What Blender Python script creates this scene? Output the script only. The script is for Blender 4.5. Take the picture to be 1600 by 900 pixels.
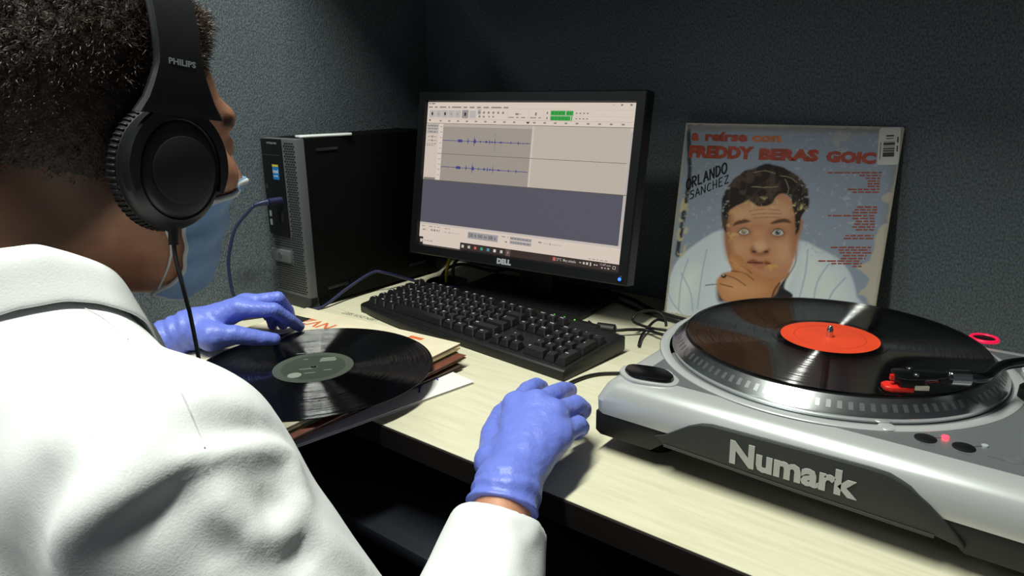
import bpy, bmesh, math, random
import numpy as np
from mathutils import Matrix, Vector
random.seed(7); RNG = np.random.default_rng(7)
for o in list(bpy.data.objects): bpy.data.objects.remove(o)
SC = bpy.context.scene; COL = SC.collection
H = 0.74                      # desk top above the floor; the builders below work with the desk top at z = 0
# ------------------------------------------------------------------ camera
F = 1099.9; CAM = np.array([0.9934, -0.7007, 0.3676]); YAW, PITCH, ROLL = -0.6681, 0.2781, -0.0119
_f = np.array([math.sin(YAW)*math.cos(PITCH), math.cos(YAW)*math.cos(PITCH), -math.sin(PITCH)])
_r0 = np.array([math.cos(YAW), -math.sin(YAW), 0.]); _u0 = np.cross(_r0, _f)
_r = _r0*math.cos(ROLL)+_u0*math.sin(ROLL); _u = -_r0*math.sin(ROLL)+_u0*math.cos(ROLL)
cd = bpy.data.cameras.new('camera'); cam = bpy.data.objects.new('camera', cd); COL.objects.link(cam)
cd.sensor_width = 36; cd.lens = F/1600*36; cd.clip_start = 0.01
cam.matrix_world = Matrix(((_r[0], _u[0], -_f[0], CAM[0]), (_r[1], _u[1], -_f[1], CAM[1]), (_r[2], _u[2], -_f[2], CAM[2]+H), (0, 0, 0, 1)))
SC.camera = cam
SC.view_settings.view_transform = 'Standard'; SC.view_settings.look = 'None'; SC.view_settings.gamma = 1
SC.view_settings.use_curve_mapping = False
SC.view_settings.exposure = 0.0
# ------------------------------------------------------------------ world and lights
W = bpy.data.worlds.new('office'); SC.world = W; W.use_nodes = True
W.node_tree.nodes['Background'].inputs[0].default_value = (0.80, 0.90, 1.0, 1)
W.node_tree.nodes['Background'].inputs[1].default_value = 0.06
CEIL = 1.90
def area(name, loc, sx, sy, power, col, rot=(0, 0, 0)):
    l = bpy.data.lights.new(name, 'AREA'); l.shape = 'RECTANGLE'; l.size = sx; l.size_y = sy; l.energy = power; l.color = col
    o = bpy.data.objects.new(name, l); COL.objects.link(o); o.location = (loc[0], loc[1], loc[2]+H); o.rotation_euler = rot
    return o
LAMPS = [((0.46, -0.64, CEIL-.045), .12, 1.2, 54, (0.95, 1.0, 0.90)),
         ((-1.0, -2.2, CEIL-.045), .30, 1.2, 14, (0.86, 0.92, 1.0))]
for i, (loc, sx, sy, pw, colr) in enumerate(LAMPS): area(['ceiling_lamp_overhead_offscreen', 'ceiling_lamp_left_offscreen'][i], loc, sx, sy, pw, colr)
# ------------------------------------------------------------------ small helpers
def ray(x, y): return _f+_r*(x-800)/F-_u*(y-450)/F
def at(x, y, z): d = ray(x, y); return CAM+d*((z-CAM[2])/d[2])
def aty(x, y, Y): d = ray(x, y); return CAM+d*((Y-CAM[1])/d[1])
def atx(x, y, X): d = ray(x, y); return CAM+d*((X-CAM[0])/d[0])
def lin(c):
    if isinstance(c, str): c = [int(c[i:i+2], 16) for i in (0, 2, 4)]
    c = [v/255. for v in c]
    return tuple(v/12.92 if v <= .04045 else ((v+.055)/1.055)**2.4 for v in c)
MATS = {}
def mat(name, col, rough=.5, metal=0., bump=None, var=None, spec=.5, coat=0., emit=None, sheen=0., aniso=0., trans=0., sss=0.):
    """col '#rrggbb' without #, bump=(scale,strength,distance), var=(scale,amount) darker/lighter speckle"""
    if name in MATS: return MATS[name]
    m = bpy.data.materials.new(name); m.use_nodes = True; nt = m.node_tree; b = nt.nodes['Principled BSDF']
    c = lin(col)
    b.inputs['Base Color'].default_value = (*c, 1); b.inputs['Roughness'].default_value = rough; b.inputs['Metallic'].default_value = metal
    b.inputs['Specular IOR Level'].default_value = spec; b.inputs['Coat Weight'].default_value = coat
    b.inputs['Sheen Weight'].default_value = sheen; b.inputs['Anisotropic'].default_value = aniso
    if sss: b.inputs['Subsurface Weight'].default_value = sss; b.inputs['Subsurface Radius'].default_value = (.012, .005, .003)
    if emit: b.inputs['Emission Color'].default_value = (*lin(emit[0]), 1); b.inputs['Emission Strength'].default_value = emit[1]
    tc = nt.nodes.new('ShaderNodeTexCoord')
    if var:
        n = nt.nodes.new('ShaderNodeTexNoise'); n.inputs['Scale'].default_value = var[0]; n.inputs['Detail'].default_value = 5
        nt.links.new(tc.outputs['Object'], n.inputs['Vector'])
        r = nt.nodes.new('ShaderNodeValToRGB'); r.color_ramp.elements[0].position = .3; r.color_ramp.elements[1].position = .7
        r.color_ramp.elements[0].color = (*[v*(1-var[1]) for v in c], 1); r.color_ramp.elements[1].color = (*[min(1, v*(1+var[1])) for v in c], 1)
        nt.links.new(n.outputs['Fac'], r.inputs['Fac']); nt.links.new(r.outputs['Color'], b.inputs['Base Color'])
    if bump:
        n = nt.nodes.new('ShaderNodeTexNoise'); n.inputs['Scale'].default_value = bump[0]; n.inputs['Detail'].default_value = 4
        nt.links.new(tc.outputs['Object'], n.inputs['Vector'])
        bp = nt.nodes.new('ShaderNodeBump'); bp.inputs['Strength'].default_value = bump[1]; bp.inputs['Distance'].default_value = bump[2]
        nt.links.new(n.outputs['Fac'], bp.inputs['Height']); nt.links.new(bp.outputs['Normal'], b.inputs['Normal'])
    MATS[name] = m
    return m
def link(o, parent=None):
    COL.objects.link(o)
    if parent is not None: o.parent = parent
    return o
def thing(name, label, cat, loc=(0, 0, 0), rz=0., group=None):
    o = bpy.data.objects.new(name, None); COL.objects.link(o); o.empty_display_size = .05
    o.location = loc; o.rotation_euler = (0, 0, rz); tag(o, label, cat, group); return o
def tag(o, label=None, cat=None, group=None, kind=None):
    if label: o['label'] = label
    if cat: o['category'] = cat
    if group: o['group'] = group
    if kind: o['kind'] = kind
    return o
def mesh(name, v, f, m, smooth=False, angle=None):
    me = bpy.data.meshes.new(name); v = np.asarray(v, float)
    me.from_pydata(v.tolist(), [], [list(map(int, q)) for q in f]); me.update()
    ms = m if isinstance(m, (list, tuple)) else [m]
    for k in ms: me.materials.append(k)
    if smooth:
        me.polygons.foreach_set('use_smooth', [True]*len(me.polygons))
        if angle is not None:
            try: me.set_sharp_from_angle(angle=math.radians(angle))
            except Exception: pass
    return me
def obj(name, vf, m, parent=None, smooth=False, angle=None, off=None, bevel=0, seg=2):
    v, f = vf; v = np.asarray(v, float)
    if off is not None: v = v-np.asarray(off)
    me = mesh(name, v, f, m, smooth, angle)
    if bevel:
        bm = bmesh.new(); bm.from_mesh(me); bmesh.ops.remove_doubles(bm, verts=bm.verts, dist=1e-6)
        ed = [e for e in bm.edges if len(e.link_faces) == 2 and e.calc_face_angle(0) > .45]
        bmesh.ops.bevel(bm, geom=ed, offset=bevel, segments=seg, profile=.5, affect='EDGES', clamp_overlap=True)
        bm.to_mesh(me); bm.free(); me.update()
        me.polygons.foreach_set('use_smooth', [True]*len(me.polygons)); me.set_sharp_from_angle(angle=math.radians(40))
    return link(bpy.data.objects.new(name, me), parent)
def join(*parts):
    V = []; Fc = []; n = 0
    for v, f in parts:
        v = np.asarray(v, float); V.append(v); Fc += [[i+n for i in q] for q in f]; n += len(v)
    return np.concatenate(V), Fc
def box(c, s):
    x, y, z = [k/2 for k in s]
    v = np.array([(-x, -y, -z), (x, -y, -z), (x, y, -z), (-x, y, -z), (-x, -y, z), (x, -y, z), (x, y, z), (-x, y, z)])+np.array(c)
    return v, [(0, 3, 2, 1), (4, 5, 6, 7), (0, 1, 5, 4), (1, 2, 6, 5), (2, 3, 7, 6), (3, 0, 4, 7)]
def bb(lo, hi): lo = np.array(lo, float); hi = np.array(hi, float); return box((lo+hi)/2, hi-lo)
def prism(poly, z0, z1, axis='z'):
    """2D outline (counter-clockwise) extruded; axis 'y': outline in x,z and depth in y"""
    n = len(poly); p = np.asarray(poly, float)
    if axis == 'z': v = np.concatenate([np.c_[p, np.full(n, z0)], np.c_[p, np.full(n, z1)]]); fl = False
    elif axis == 'y': v = np.concatenate([np.c_[p[:, 0], np.full(n, z0), p[:, 1]], np.c_[p[:, 0], np.full(n, z1), p[:, 1]]]); fl = True
    else: v = np.concatenate([np.c_[np.full(n, z0), p], np.c_[np.full(n, z1), p]]); fl = False
    f = [list(range(n))[::-1], list(range(n, 2*n))]+[(i, (i+1) % n, n+(i+1) % n, n+i) for i in range(n)]
    if fl: f = [q[::-1] for q in f]
    return v, f
def lathe(prof, n=64, sx=1., sy=1.):
    """profile list of (r,z) revolved about z"""
    V = []; Fc = []; a = np.linspace(0, 2*np.pi, n, endpoint=False); m = len(prof)
    for r, z in prof: V.append(np.c_[r*np.cos(a)*sx, r*np.sin(a)*sy, np.full(n, z)])
    V = np.concatenate(V)
    for j in range(m-1):
        for i in range(n):
            k = (i+1) % n; Fc.append((j*n+i, j*n+k, (j+1)*n+k, (j+1)*n+i))
    if prof[0][0] > 1e-6: Fc.append(list(range(n))[::-1])
    if prof[-1][0] > 1e-6: Fc.append([(m-1)*n+i for i in range(n)])
    return V, Fc
def crom(P, n=8, closed=False):
    P = np.asarray(P, float); out = []; m = len(P)
    rng = range(m if closed else m-1)
    for i in rng:
        g = (lambda k: P[k % m]) if closed else (lambda k: P[min(max(k, 0), m-1)])
        a, b, c, d = g(i-1), g(i), g(i+1), g(i+2)
        for t in np.linspace(0, 1, n, endpoint=False):
            out.append(.5*(2*b+(c-a)*t+(2*a-5*b+4*c-d)*t*t+(3*b-a-3*c+d)*t**3))
    if not closed: out.append(P[-1])
    return np.array(out)
def tube(path, r, n=8, smooth=6, flat=None):
    P = crom(path, smooth) if smooth else np.asarray(path, float)
    R = np.full(len(P), r) if np.isscalar(r) else np.interp(np.linspace(0, 1, len(P)), np.linspace(0, 1, len(r)), r)
    T = np.gradient(P, axis=0); T /= np.linalg.norm(T, axis=1)[:, None]+1e-12
    up = np.array([0, 0, 1.]) if abs(T[0][2]) < .9 else np.array([1., 0, 0]); N = np.cross(T[0], up); N /= np.linalg.norm(N)
    V = []; Fc = []; a = np.linspace(0, 2*np.pi, n, endpoint=False)
    for i in range(len(P)):
        N = N-T[i]*(N@T[i]); N /= np.linalg.norm(N); B = np.cross(T[i], N)
        V.append(P[i]+R[i]*(np.cos(a)[:, None]*N+np.sin(a)[:, None]*B))
    for i in range(len(P)-1):
        for j in range(n): k = (j+1) % n; Fc.append((i*n+j, i*n+k, (i+1)*n+k, (i+1)*n+j))
    Fc.append(list(range(n))[::-1]); Fc.append([(len(P)-1)*n+j for j in range(n)])
    return np.concatenate(V), Fc
def xf(vf, M):
    v, f = vf; M = np.array(M); return np.asarray(v, float)@M[:3, :3].T+M[:3, 3], f
def mx(loc=(0, 0, 0), rx=0, ry=0, rz=0, s=(1, 1, 1)):
    return Matrix.Translation(loc) @ Matrix.Rotation(rz, 4, 'Z') @ Matrix.Rotation(ry, 4, 'Y') @ Matrix.Rotation(rx, 4, 'X') @ Matrix.Diagonal((*s, 1))
def basis(o, x, y):
    x = np.asarray(x, float); x = x/np.linalg.norm(x); y = np.asarray(y, float); z = np.cross(x, y); z /= np.linalg.norm(z); y = np.cross(z, x)
    return np.array([[x[0], y[0], z[0], o[0]], [x[1], y[1], z[1], o[1]], [x[2], y[2], z[2], o[2]], [0, 0, 0, 1]])
def text(s, size, bold=0., align='LEFT', ext=0., shear=0., space=1., width=None):
    c = bpy.data.curves.new('txt', 'FONT'); c.body = s; c.size = size; c.offset = bold; c.align_x = align; c.extrude = ext; c.shear = shear
    c.space_character = space; c.resolution_u = 2
    o = bpy.data.objects.new('txt', c); COL.objects.link(o)
    bpy.context.view_layer.update()
    e = o.evaluated_get(bpy.context.evaluated_depsgraph_get()); me = e.to_mesh()
    v = np.array([list(k.co) for k in me.vertices]).reshape(-1, 3); f = [list(p.vertices) for p in me.polygons]
    e.to_mesh_clear(); bpy.data.objects.remove(o); bpy.data.curves.remove(c)
    if width and len(v):
        w = v[:, 0].max()-v[:, 0].min(); v[:, 0] = (v[:, 0]-v[:, 0].min())*width/w
    return v, f
def rrect(w, h, r, n=5, cx=0, cy=0):
    P = []
    for sx, sy, a0 in ((1, -1, -90), (1, 1, 0), (-1, 1, 90), (-1, -1, 180)):
        for a in np.linspace(a0, a0+90, n): P.append((cx+sx*(w/2-r)+r*math.cos(math.radians(a)), cy+sy*(h/2-r)+r*math.sin(math.radians(a))))
    return P
def quad2(x0, y0, x1, y1, z=0): return np.array([(x0, y0, z), (x1, y0, z), (x1, y1, z), (x0, y1, z)]), [(0, 1, 2, 3)]
def oval(r, sx=1, sy=1, n=24, cx=0, cy=0): return [(cx+r*sx*math.cos(t), cy+r*sy*math.sin(t)) for t in np.linspace(0, 2*math.pi, n, endpoint=False)]
# ------------------------------------------------------------------ shared materials
def fabric_mat():
    m = mat('partition_fabric', '5f686e', .95, spec=.15)
    nt = m.node_tree; b = nt.nodes['Principled BSDF']; tc = nt.nodes.new('ShaderNodeTexCoord')
    n1 = nt.nodes.new('ShaderNodeTexNoise'); n1.inputs['Scale'].default_value = 480; n1.inputs['Detail'].default_value = 3
    mp = nt.nodes.new('ShaderNodeMapping'); mp.inputs['Scale'].default_value = (1, 1, .55)
    nt.links.new(tc.outputs['Object'], mp.inputs['Vector']); nt.links.new(mp.outputs['Vector'], n1.inputs['Vector'])
    r = nt.nodes.new('ShaderNodeValToRGB'); e = r.color_ramp.elements
    e[0].position = .35; e[0].color = (*lin('4f575c'), 1); e[1].position = .68; e[1].color = (*lin('747d83'), 1)
    nt.links.new(n1.outputs['Fac'], r.inputs['Fac']); nt.links.new(r.outputs['Color'], b.inputs['Base Color'])
    bp = nt.nodes.new('ShaderNodeBump'); bp.inputs['Strength'].default_value = .7; bp.inputs['Distance'].default_value = .002
    nt.links.new(n1.outputs['Fac'], bp.inputs['Height']); nt.links.new(bp.outputs['Normal'], b.inputs['Normal'])
    return m
def laminate_mat():
    m = mat('maple_laminate', 'e0d0a8', .42, spec=.35)
    nt = m.node_tree; b = nt.nodes['Principled BSDF']; tc = nt.nodes.new('ShaderNodeTexCoord')
    mp = nt.nodes.new('ShaderNodeMapping'); mp.inputs['Scale'].default_value = (14, 160, 14); mp.inputs['Rotation'].default_value = (0, 0, .03)
    n1 = nt.nodes.new('ShaderNodeTexNoise'); n1.inputs['Scale'].default_value = 1.; n1.inputs['Detail'].default_value = 6; n1.inputs['Distortion'].default_value = .4
    nt.links.new(tc.outputs['Object'], mp.inputs['Vector']); nt.links.new(mp.outputs['Vector'], n1.inputs['Vector'])
    r = nt.nodes.new('ShaderNodeValToRGB'); e = r.color_ramp.elements
    e[0].position = .28; e[0].color = (*lin('d0c9ac'), 1); e[1].position = .62; e[1].color = (*lin('dad5bb'), 1)
    nt.links.new(n1.outputs['Fac'], r.inputs['Fac']); nt.links.new(r.outputs['Color'], b.inputs['Base Color'])
    return m
def groove_mat(name, col, rough, metal, tilt, ring_scale):
    """turned / grooved surface: the fine grooves tilt the normal towards and away from the local z axis"""
    m = mat(name, col, rough, metal); nt = m.node_tree; b = nt.nodes['Principled BSDF']; N = nt.nodes.new; K = nt.links.new
    tc = N('ShaderNodeTexCoord'); sp = N('ShaderNodeVectorMath'); sp.operation = 'MULTIPLY'; sp.inputs[1].default_value = (1, 1, 0); K(tc.outputs['Object'], sp.inputs[0])
    ln = N('ShaderNodeVectorMath'); ln.operation = 'LENGTH'; K(sp.outputs['Vector'], ln.inputs[0])
    vt = N('ShaderNodeVectorTransform'); vt.vector_type = 'VECTOR'; vt.convert_from = 'OBJECT'; vt.convert_to = 'WORLD'; K(sp.outputs['Vector'], vt.inputs[0])
    nz = N('ShaderNodeVectorMath'); nz.operation = 'NORMALIZE'; K(vt.outputs['Vector'], nz.inputs[0])
    mu = N('ShaderNodeMath'); mu.operation = 'MULTIPLY'; mu.inputs[1].default_value = 40000; K(ln.outputs['Value'], mu.inputs[0])
    wn = N('ShaderNodeTexWhiteNoise'); wn.noise_dimensions = '1D'; K(mu.outputs[0], wn.inputs['W'])
    # slow bands: quieter and louder passages cut shallower and deeper grooves
    n1 = N('ShaderNodeTexNoise'); n1.noise_dimensions = '1D'; n1.inputs['Scale'].default_value = ring_scale; n1.inputs['Detail'].default_value = 5; K(ln.outputs['Value'], n1.inputs['W'])
    mr = N('ShaderNodeMapRange'); mr.inputs['From Min'].default_value = .35; mr.inputs['From Max'].default_value = .65; mr.inputs['To Min'].default_value = .55*tilt; mr.inputs['To Max'].default_value = 1.25*tilt; K(n1.outputs['Fac'], mr.inputs['Value'])
    ma = N('ShaderNodeMath'); ma.operation = 'SUBTRACT'; ma.inputs[1].default_value = .5; K(wn.outputs['Value'], ma.inputs[0])
    # groove walls stand near +-45 degrees: push the spread to its two ends
    ab = N('ShaderNodeMath'); ab.operation = 'ABSOLUTE'; K(ma.outputs[0], ab.inputs[0]); pw = N('ShaderNodeMath'); pw.operation = 'POWER'; pw.inputs[1].default_value = .45; K(ab.outputs[0], pw.inputs[0])
    sg = N('ShaderNodeMath'); sg.operation = 'SIGN'; K(ma.outputs[0], sg.inputs[0]); ms = N('ShaderNodeMath'); ms.operation = 'MULTIPLY'; K(pw.outputs[0], ms.inputs[0]); K(sg.outputs[0], ms.inputs[1])
    mb = N('ShaderNodeMath'); mb.operation = 'MULTIPLY'; K(ms.outputs[0], mb.inputs[0]); K(mr.outputs['Result'], mb.inputs[1])
    sc = N('ShaderNodeVectorMath'); sc.operation = 'SCALE'; K(nz.outputs['Vector'], sc.inputs[0]); K(mb.outputs[0], sc.inputs['Scale'])
    ge = N('ShaderNodeNewGeometry'); ad = N('ShaderNodeVectorMath'); ad.operation = 'ADD'; K(ge.outputs['Normal'], ad.inputs[0]); K(sc.outputs['Vector'], ad.inputs[1])
    n2 = N('ShaderNodeVectorMath'); n2.operation = 'NORMALIZE'; K(ad.outputs['Vector'], n2.inputs[0]); K(n2.outputs['Vector'], b.inputs['Normal'])
    return m
FAB = fabric_mat(); LAM = laminate_mat()
BLACK = mat('black_plastic', '0b0c0e', .45, spec=.4, bump=(900, .08, .0005))
BLACKG = mat('black_gloss', '08090a', .25, spec=.5)
DARK = mat('dark_edge', '1c1716', .55, spec=.3)
RUB = mat('black_rubber', '0d0d0e', .6, spec=.3)
WHITE = mat('white_print', 'e8e8e6', .6)
# ------------------------------------------------------------------ the setting
def struct(name, vf, m, label, cat=None):
    o = obj(name, vf, m); o['kind'] = 'structure'; o['label'] = label; o['category'] = cat or name.split('_')[0]; return o
WX, WY = -0.1046, 0.4125
struct('floor', bb((-2.2, -3.6, -H-.05), (3.2, 1.2, -H)), mat('carpet', '4d5055', .95, bump=(300, .5, .003), var=(60, .2)), 'dark grey carpet floor under the desk')
struct('wall_back', bb((WX-.04, WY, -H), (2.1, WY+.05, 1.16)), FAB, 'dark grey fabric partition behind the monitor and record sleeve')
struct('wall_left', bb((WX-.04, -1.1, -H), (WX, WY, .68)), FAB, 'dark grey fabric partition beside the computer tower')
struct('ceiling', bb((-2.2, -3.6, CEIL), (3.2, 1.2, CEIL+.05)), mat('ceiling_tile', 'd8d8d4', .9, bump=(80, .3, .003)), 'pale office ceiling above the cubicle')
for i, (loc, sx, sy, pw, colr) in enumerate(LAMPS):
    t = thing('ceiling_light', ['ceiling light panel above the seated person', 'ceiling light panel beyond the left partition'][i], 'light', (loc[0], loc[1], CEIL))
    fr = [bb((-sx/2-.03, -sy/2-.03, -.04), (sx/2+.03, -sy/2, 0)), bb((-sx/2-.03, sy/2, -.04), (sx/2+.03, sy/2+.03, 0)), bb((-sx/2-.03, -sy/2, -.04), (-sx/2, sy/2, 0)), bb((sx/2, -sy/2, -.04), (sx/2+.03, sy/2, 0))]
    obj('frame', join(*fr), mat('light_frame', 'dddddd', .5), t)
    obj('diffuser', bb((-sx/2, -sy/2, -.03), (sx/2, sy/2, -.02)), mat('diffuser', 'f2f2f0', .5), t)
# overhead storage shelf fixed to the back partition, just above the picture: it shades the upper wall
SHZ, SHD = 0.66, 0.355
t = thing('overhead_cabinet', 'dark overhead cabinet fixed to the back partition above the monitor', 'cabinet', (0.765, WY-SHD/2-.0005, SHZ))
obj('body', box((0, 0, .2), (1.7, SHD, .4)), mat('cabinet_grey', '3a3d40', .6), t, bevel=.004)
for k in range(2): d = obj('door', box((-.425+.85*k, -SHD/2-.009, .2), (.84, .018, .39)), mat('cabinet_grey', '3a3d40', .6), t, bevel=.003); obj('handle', box((-.425+.85*k, -SHD/2-.026, .04), (.14, .016, .012)), mat('steel', 'b0b2b4', .3, 1.), d, bevel=.003)
# desk
EDGE = -0.2239
t = thing('desk', 'pale maple laminate desk with dark brown edge band', 'desk', (0.5, 0.1, -H))
def ring_top(lo, hi, z0, z1, hole, r, n=32):
    """slab with a round hole"""
    a = np.linspace(0, 2*np.pi, n, endpoint=False); c = np.array(hole); inn = np.c_[c[0]+r*np.cos(a), c[1]+r*np.sin(a)]; out = []
    for k in a:
        d = np.array([math.cos(k), math.sin(k)]); ts = []
        for i in range(2):
            if abs(d[i]) > 1e-9: ts.append(((hi[i] if d[i] > 0 else lo[i])-c[i])/d[i])
        out.append(c+d*min(ts))
    # snap nearest samples to the corners
    out = np.array(out)
    for cx in (lo[0], hi[0]):
        for cy in (lo[1], hi[1]):
            ang = math.atan2(cy-c[1], cx-c[0]) % (2*math.pi); i = int(round(ang/(2*math.pi)*n)) % n; out[i] = (cx, cy)
    v = np.concatenate([np.c_[inn, np.full(n, z1)], np.c_[out, np.full(n, z1)], np.c_[inn, np.full(n, z0)], np.c_[out, np.full(n, z0)]]); f = []
    for i in range(n):
        k = (i+1) % n; f += [(i, n+i, n+k, k), (2*n+k, 3*n+k, 3*n+i, 2*n+i), (i, k, 2*n+k, 2*n+i), (n+i, 3*n+i, 3*n+k, n+k)]
    return v, f
DO = (0.5, 0.1, -H)
obj('desktop', ring_top((WX+.005, EDGE+.002), (1.70, WY-.002), -.025, 0, (0.062, 0.272), .033, 96), LAM, t, off=DO)
obj('edge_band', bb((WX+.005, EDGE-.001, -.0255), (1.70, EDGE+.002, -.0006)), DARK, t, off=DO)
obj('grommet', xf(lathe([(.033, -.02), (.033, .0015), (.040, .0015), (.040, .0005), (.041, 0)], 32), mx((0.062, 0.272, 0))), BLACK, t, smooth=True, angle=40, off=DO)
obj('side_panel', bb((WX+.01, EDGE+.05, -H), (WX+.035, WY-.01, -.025)), DARK, t, off=DO)
obj('side_panel', bb((1.66, EDGE+.05, -H), (1.685, WY-.01, -.025)), DARK, t, off=DO)
obj('modesty_panel', bb((WX+.035, WY-.09, -.5), (1.66, WY-.07, -.025)), DARK, t, off=DO)
kt = obj('keyboard_tray', bb((0.20, EDGE-.03, -.135), (1.05, EDGE+.27, -.117)), mat('tray_black', '23252d', .4), t, off=DO, bevel=.004)
for k in (0.20, 1.045): obj('tray_runner', bb((k-.012, EDGE+.03, -.117), (k+.012, EDGE+.33, -.025)), mat('runner', '26282b', .4, .6), kt, off=DO)
# ------------------------------------------------------------------ computer tower
def build_tower():
    t = thing('computer_tower', 'black slim desktop computer tower with silver perforated front grille', 'computer', (0, 0, 0), .0086)
    w, d, h = .093, .312, .290
    side = mat('tower_black', '040405', .6, spec=.12); gr = mat('grille_grey', '63676a', .5, .35); dk = mat('slot_dark', '0a0a0b', .8)
    obj('case', bb((-w, .012, .006), (0, d, h)), side, t, bevel=.0015)
    obj('front_bezel', bb((-w, -.004, .004), (0, .014, h)), gr, t, bevel=.0025)
    obj('base_strip', bb((-w, -.005, 0), (0, .016, .021)), mat('base_grey', '2a2c2e', .6), t, bevel=.001)
    # black drive panel in the upper left of the front
    px0, px1, pz0 = -w+.001, -.038, .126
    pan = obj('drive_panel', bb((px0, -.008, pz0), (px1, -.001, h-.001)), BLACK, t, bevel=.001)
    Y = -.0083
    obj('optical_slot', bb((px0+.004, Y, .262), (px1-.003, Y+.0015, .2632)), mat('slot_grey', '33363a', .5), pan)
    obj('eject_button', bb((px0+.006, Y-.0006, .205), (px0+.009, Y+.001, .213)), mat('slot_grey', '33363a', .5), pan)
    vt = xf(text('OPTIPLEX 9020', .0042, .0001, 'LEFT'), mx((px0+.018, Y-.0002, .281), rx=math.pi/2)); obj('model_lettering', vt, mat('grey_print', '9aa0a4', .5), pan)
    st = obj('sticker', bb((-.064, Y-.0003, .222), (-.0475, Y+.001, .247)), mat('sticker_blue', '1e7fd0', .35), pan)
    obj('sticker_band', bb((-.064, Y-.0006, .2435), (-.0475, Y, .247)), mat('sticker_yellow', 'd8c93c', .4), st)
    obj('sticker_lettering', xf(text('intel', .0085, .0002, 'CENTER'), mx((-.0557, Y-.0006, .233), rx=math.pi/2)), WHITE, st)
    obj('sticker_lettering', xf(text('inside', .0052, .0001, 'CENTER'), mx((-.0557, Y-.0006, .2265), rx=math.pi/2)), WHITE, st)
    for x, z0, z1 in ((-.060, .150, .166), (-.050, .150, .166)): obj('usb_port', bb((x-.003, Y-.0003, z0), (x+.003, Y+.001, z1)), dk, pan)
    obj('usb_port', bb((-.056, Y-.0003, .183), (-.042, Y+.001, .192)), dk, pan)
    for z in (.162, .147): obj('status_icon', bb((px0+.006, Y-.0003, z-.005), (px0+.0115, Y+.001, z+.005)), mat('icon_grey', '83888c', .5), pan)
    obj('power_tab', bb((-w+.001, -.0095, .079), (-.039, -.002, .100)), mat('tab_grey', '6c7073', .5, .35), t, bevel=.001)
    obj('badge', xf(lathe([(0, 0), (.006, 0), (.006, .0006), (0, .0008)], 24), mx((-.066, -.0095, .0895), rx=math.pi/2)), mat('badge_chrome', 'b9bcc0', .25, 1.), t)
    # perforation: short horizontal slots in a brick pattern
    parts = []
    nz = 62
    for k in range(nz):
        z = .026+k*(.286-.026)/nz
        x0, x1 = (-.034, -.004) if z > pz0-.003 else (-w+.004, -.004)
        if .075 < z < .103: x0 = -.036
        x = x0+(.0032 if k % 2 else 0.)
        while x < x1-.004:
            parts.append(bb((x, -.0046, z), (x+.0046, -.003, z+.0019))); x += .0064
    g = obj('grille_slots', join(*parts), dk, t); tag(g, kind='stuff')
    # raised vent lips on the side
    for y, z in ((.035, .268), (.035, .028), (.235, .028)): obj('side_vent', bb((-.0005, y, z), (.0015, y+.045, z+.005)), mat('vent_black', '1b1c1e', .35), t, bevel=.0007)
    for x in (-.08, -.013):
        for y in (.03, .28): obj('foot', bb((x-.008, y-.008, -.0005), (x+.008, y+.008, .006)), RUB, t)
    return t
tower = build_tower()
# pale plastic strip lying on the tower
s = obj('plastic_strip', prism(rrect(.026, .098, .006), 0, .0042), mat('clear_white', 'f0f4f2', .15, coat=.5), None, bevel=.0015)
s.location = (-.016, .066, .2902); s.rotation_euler = (0, 0, -.18); tag(s, 'white plastic strip lying on top of the computer tower', 'strip')
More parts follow.
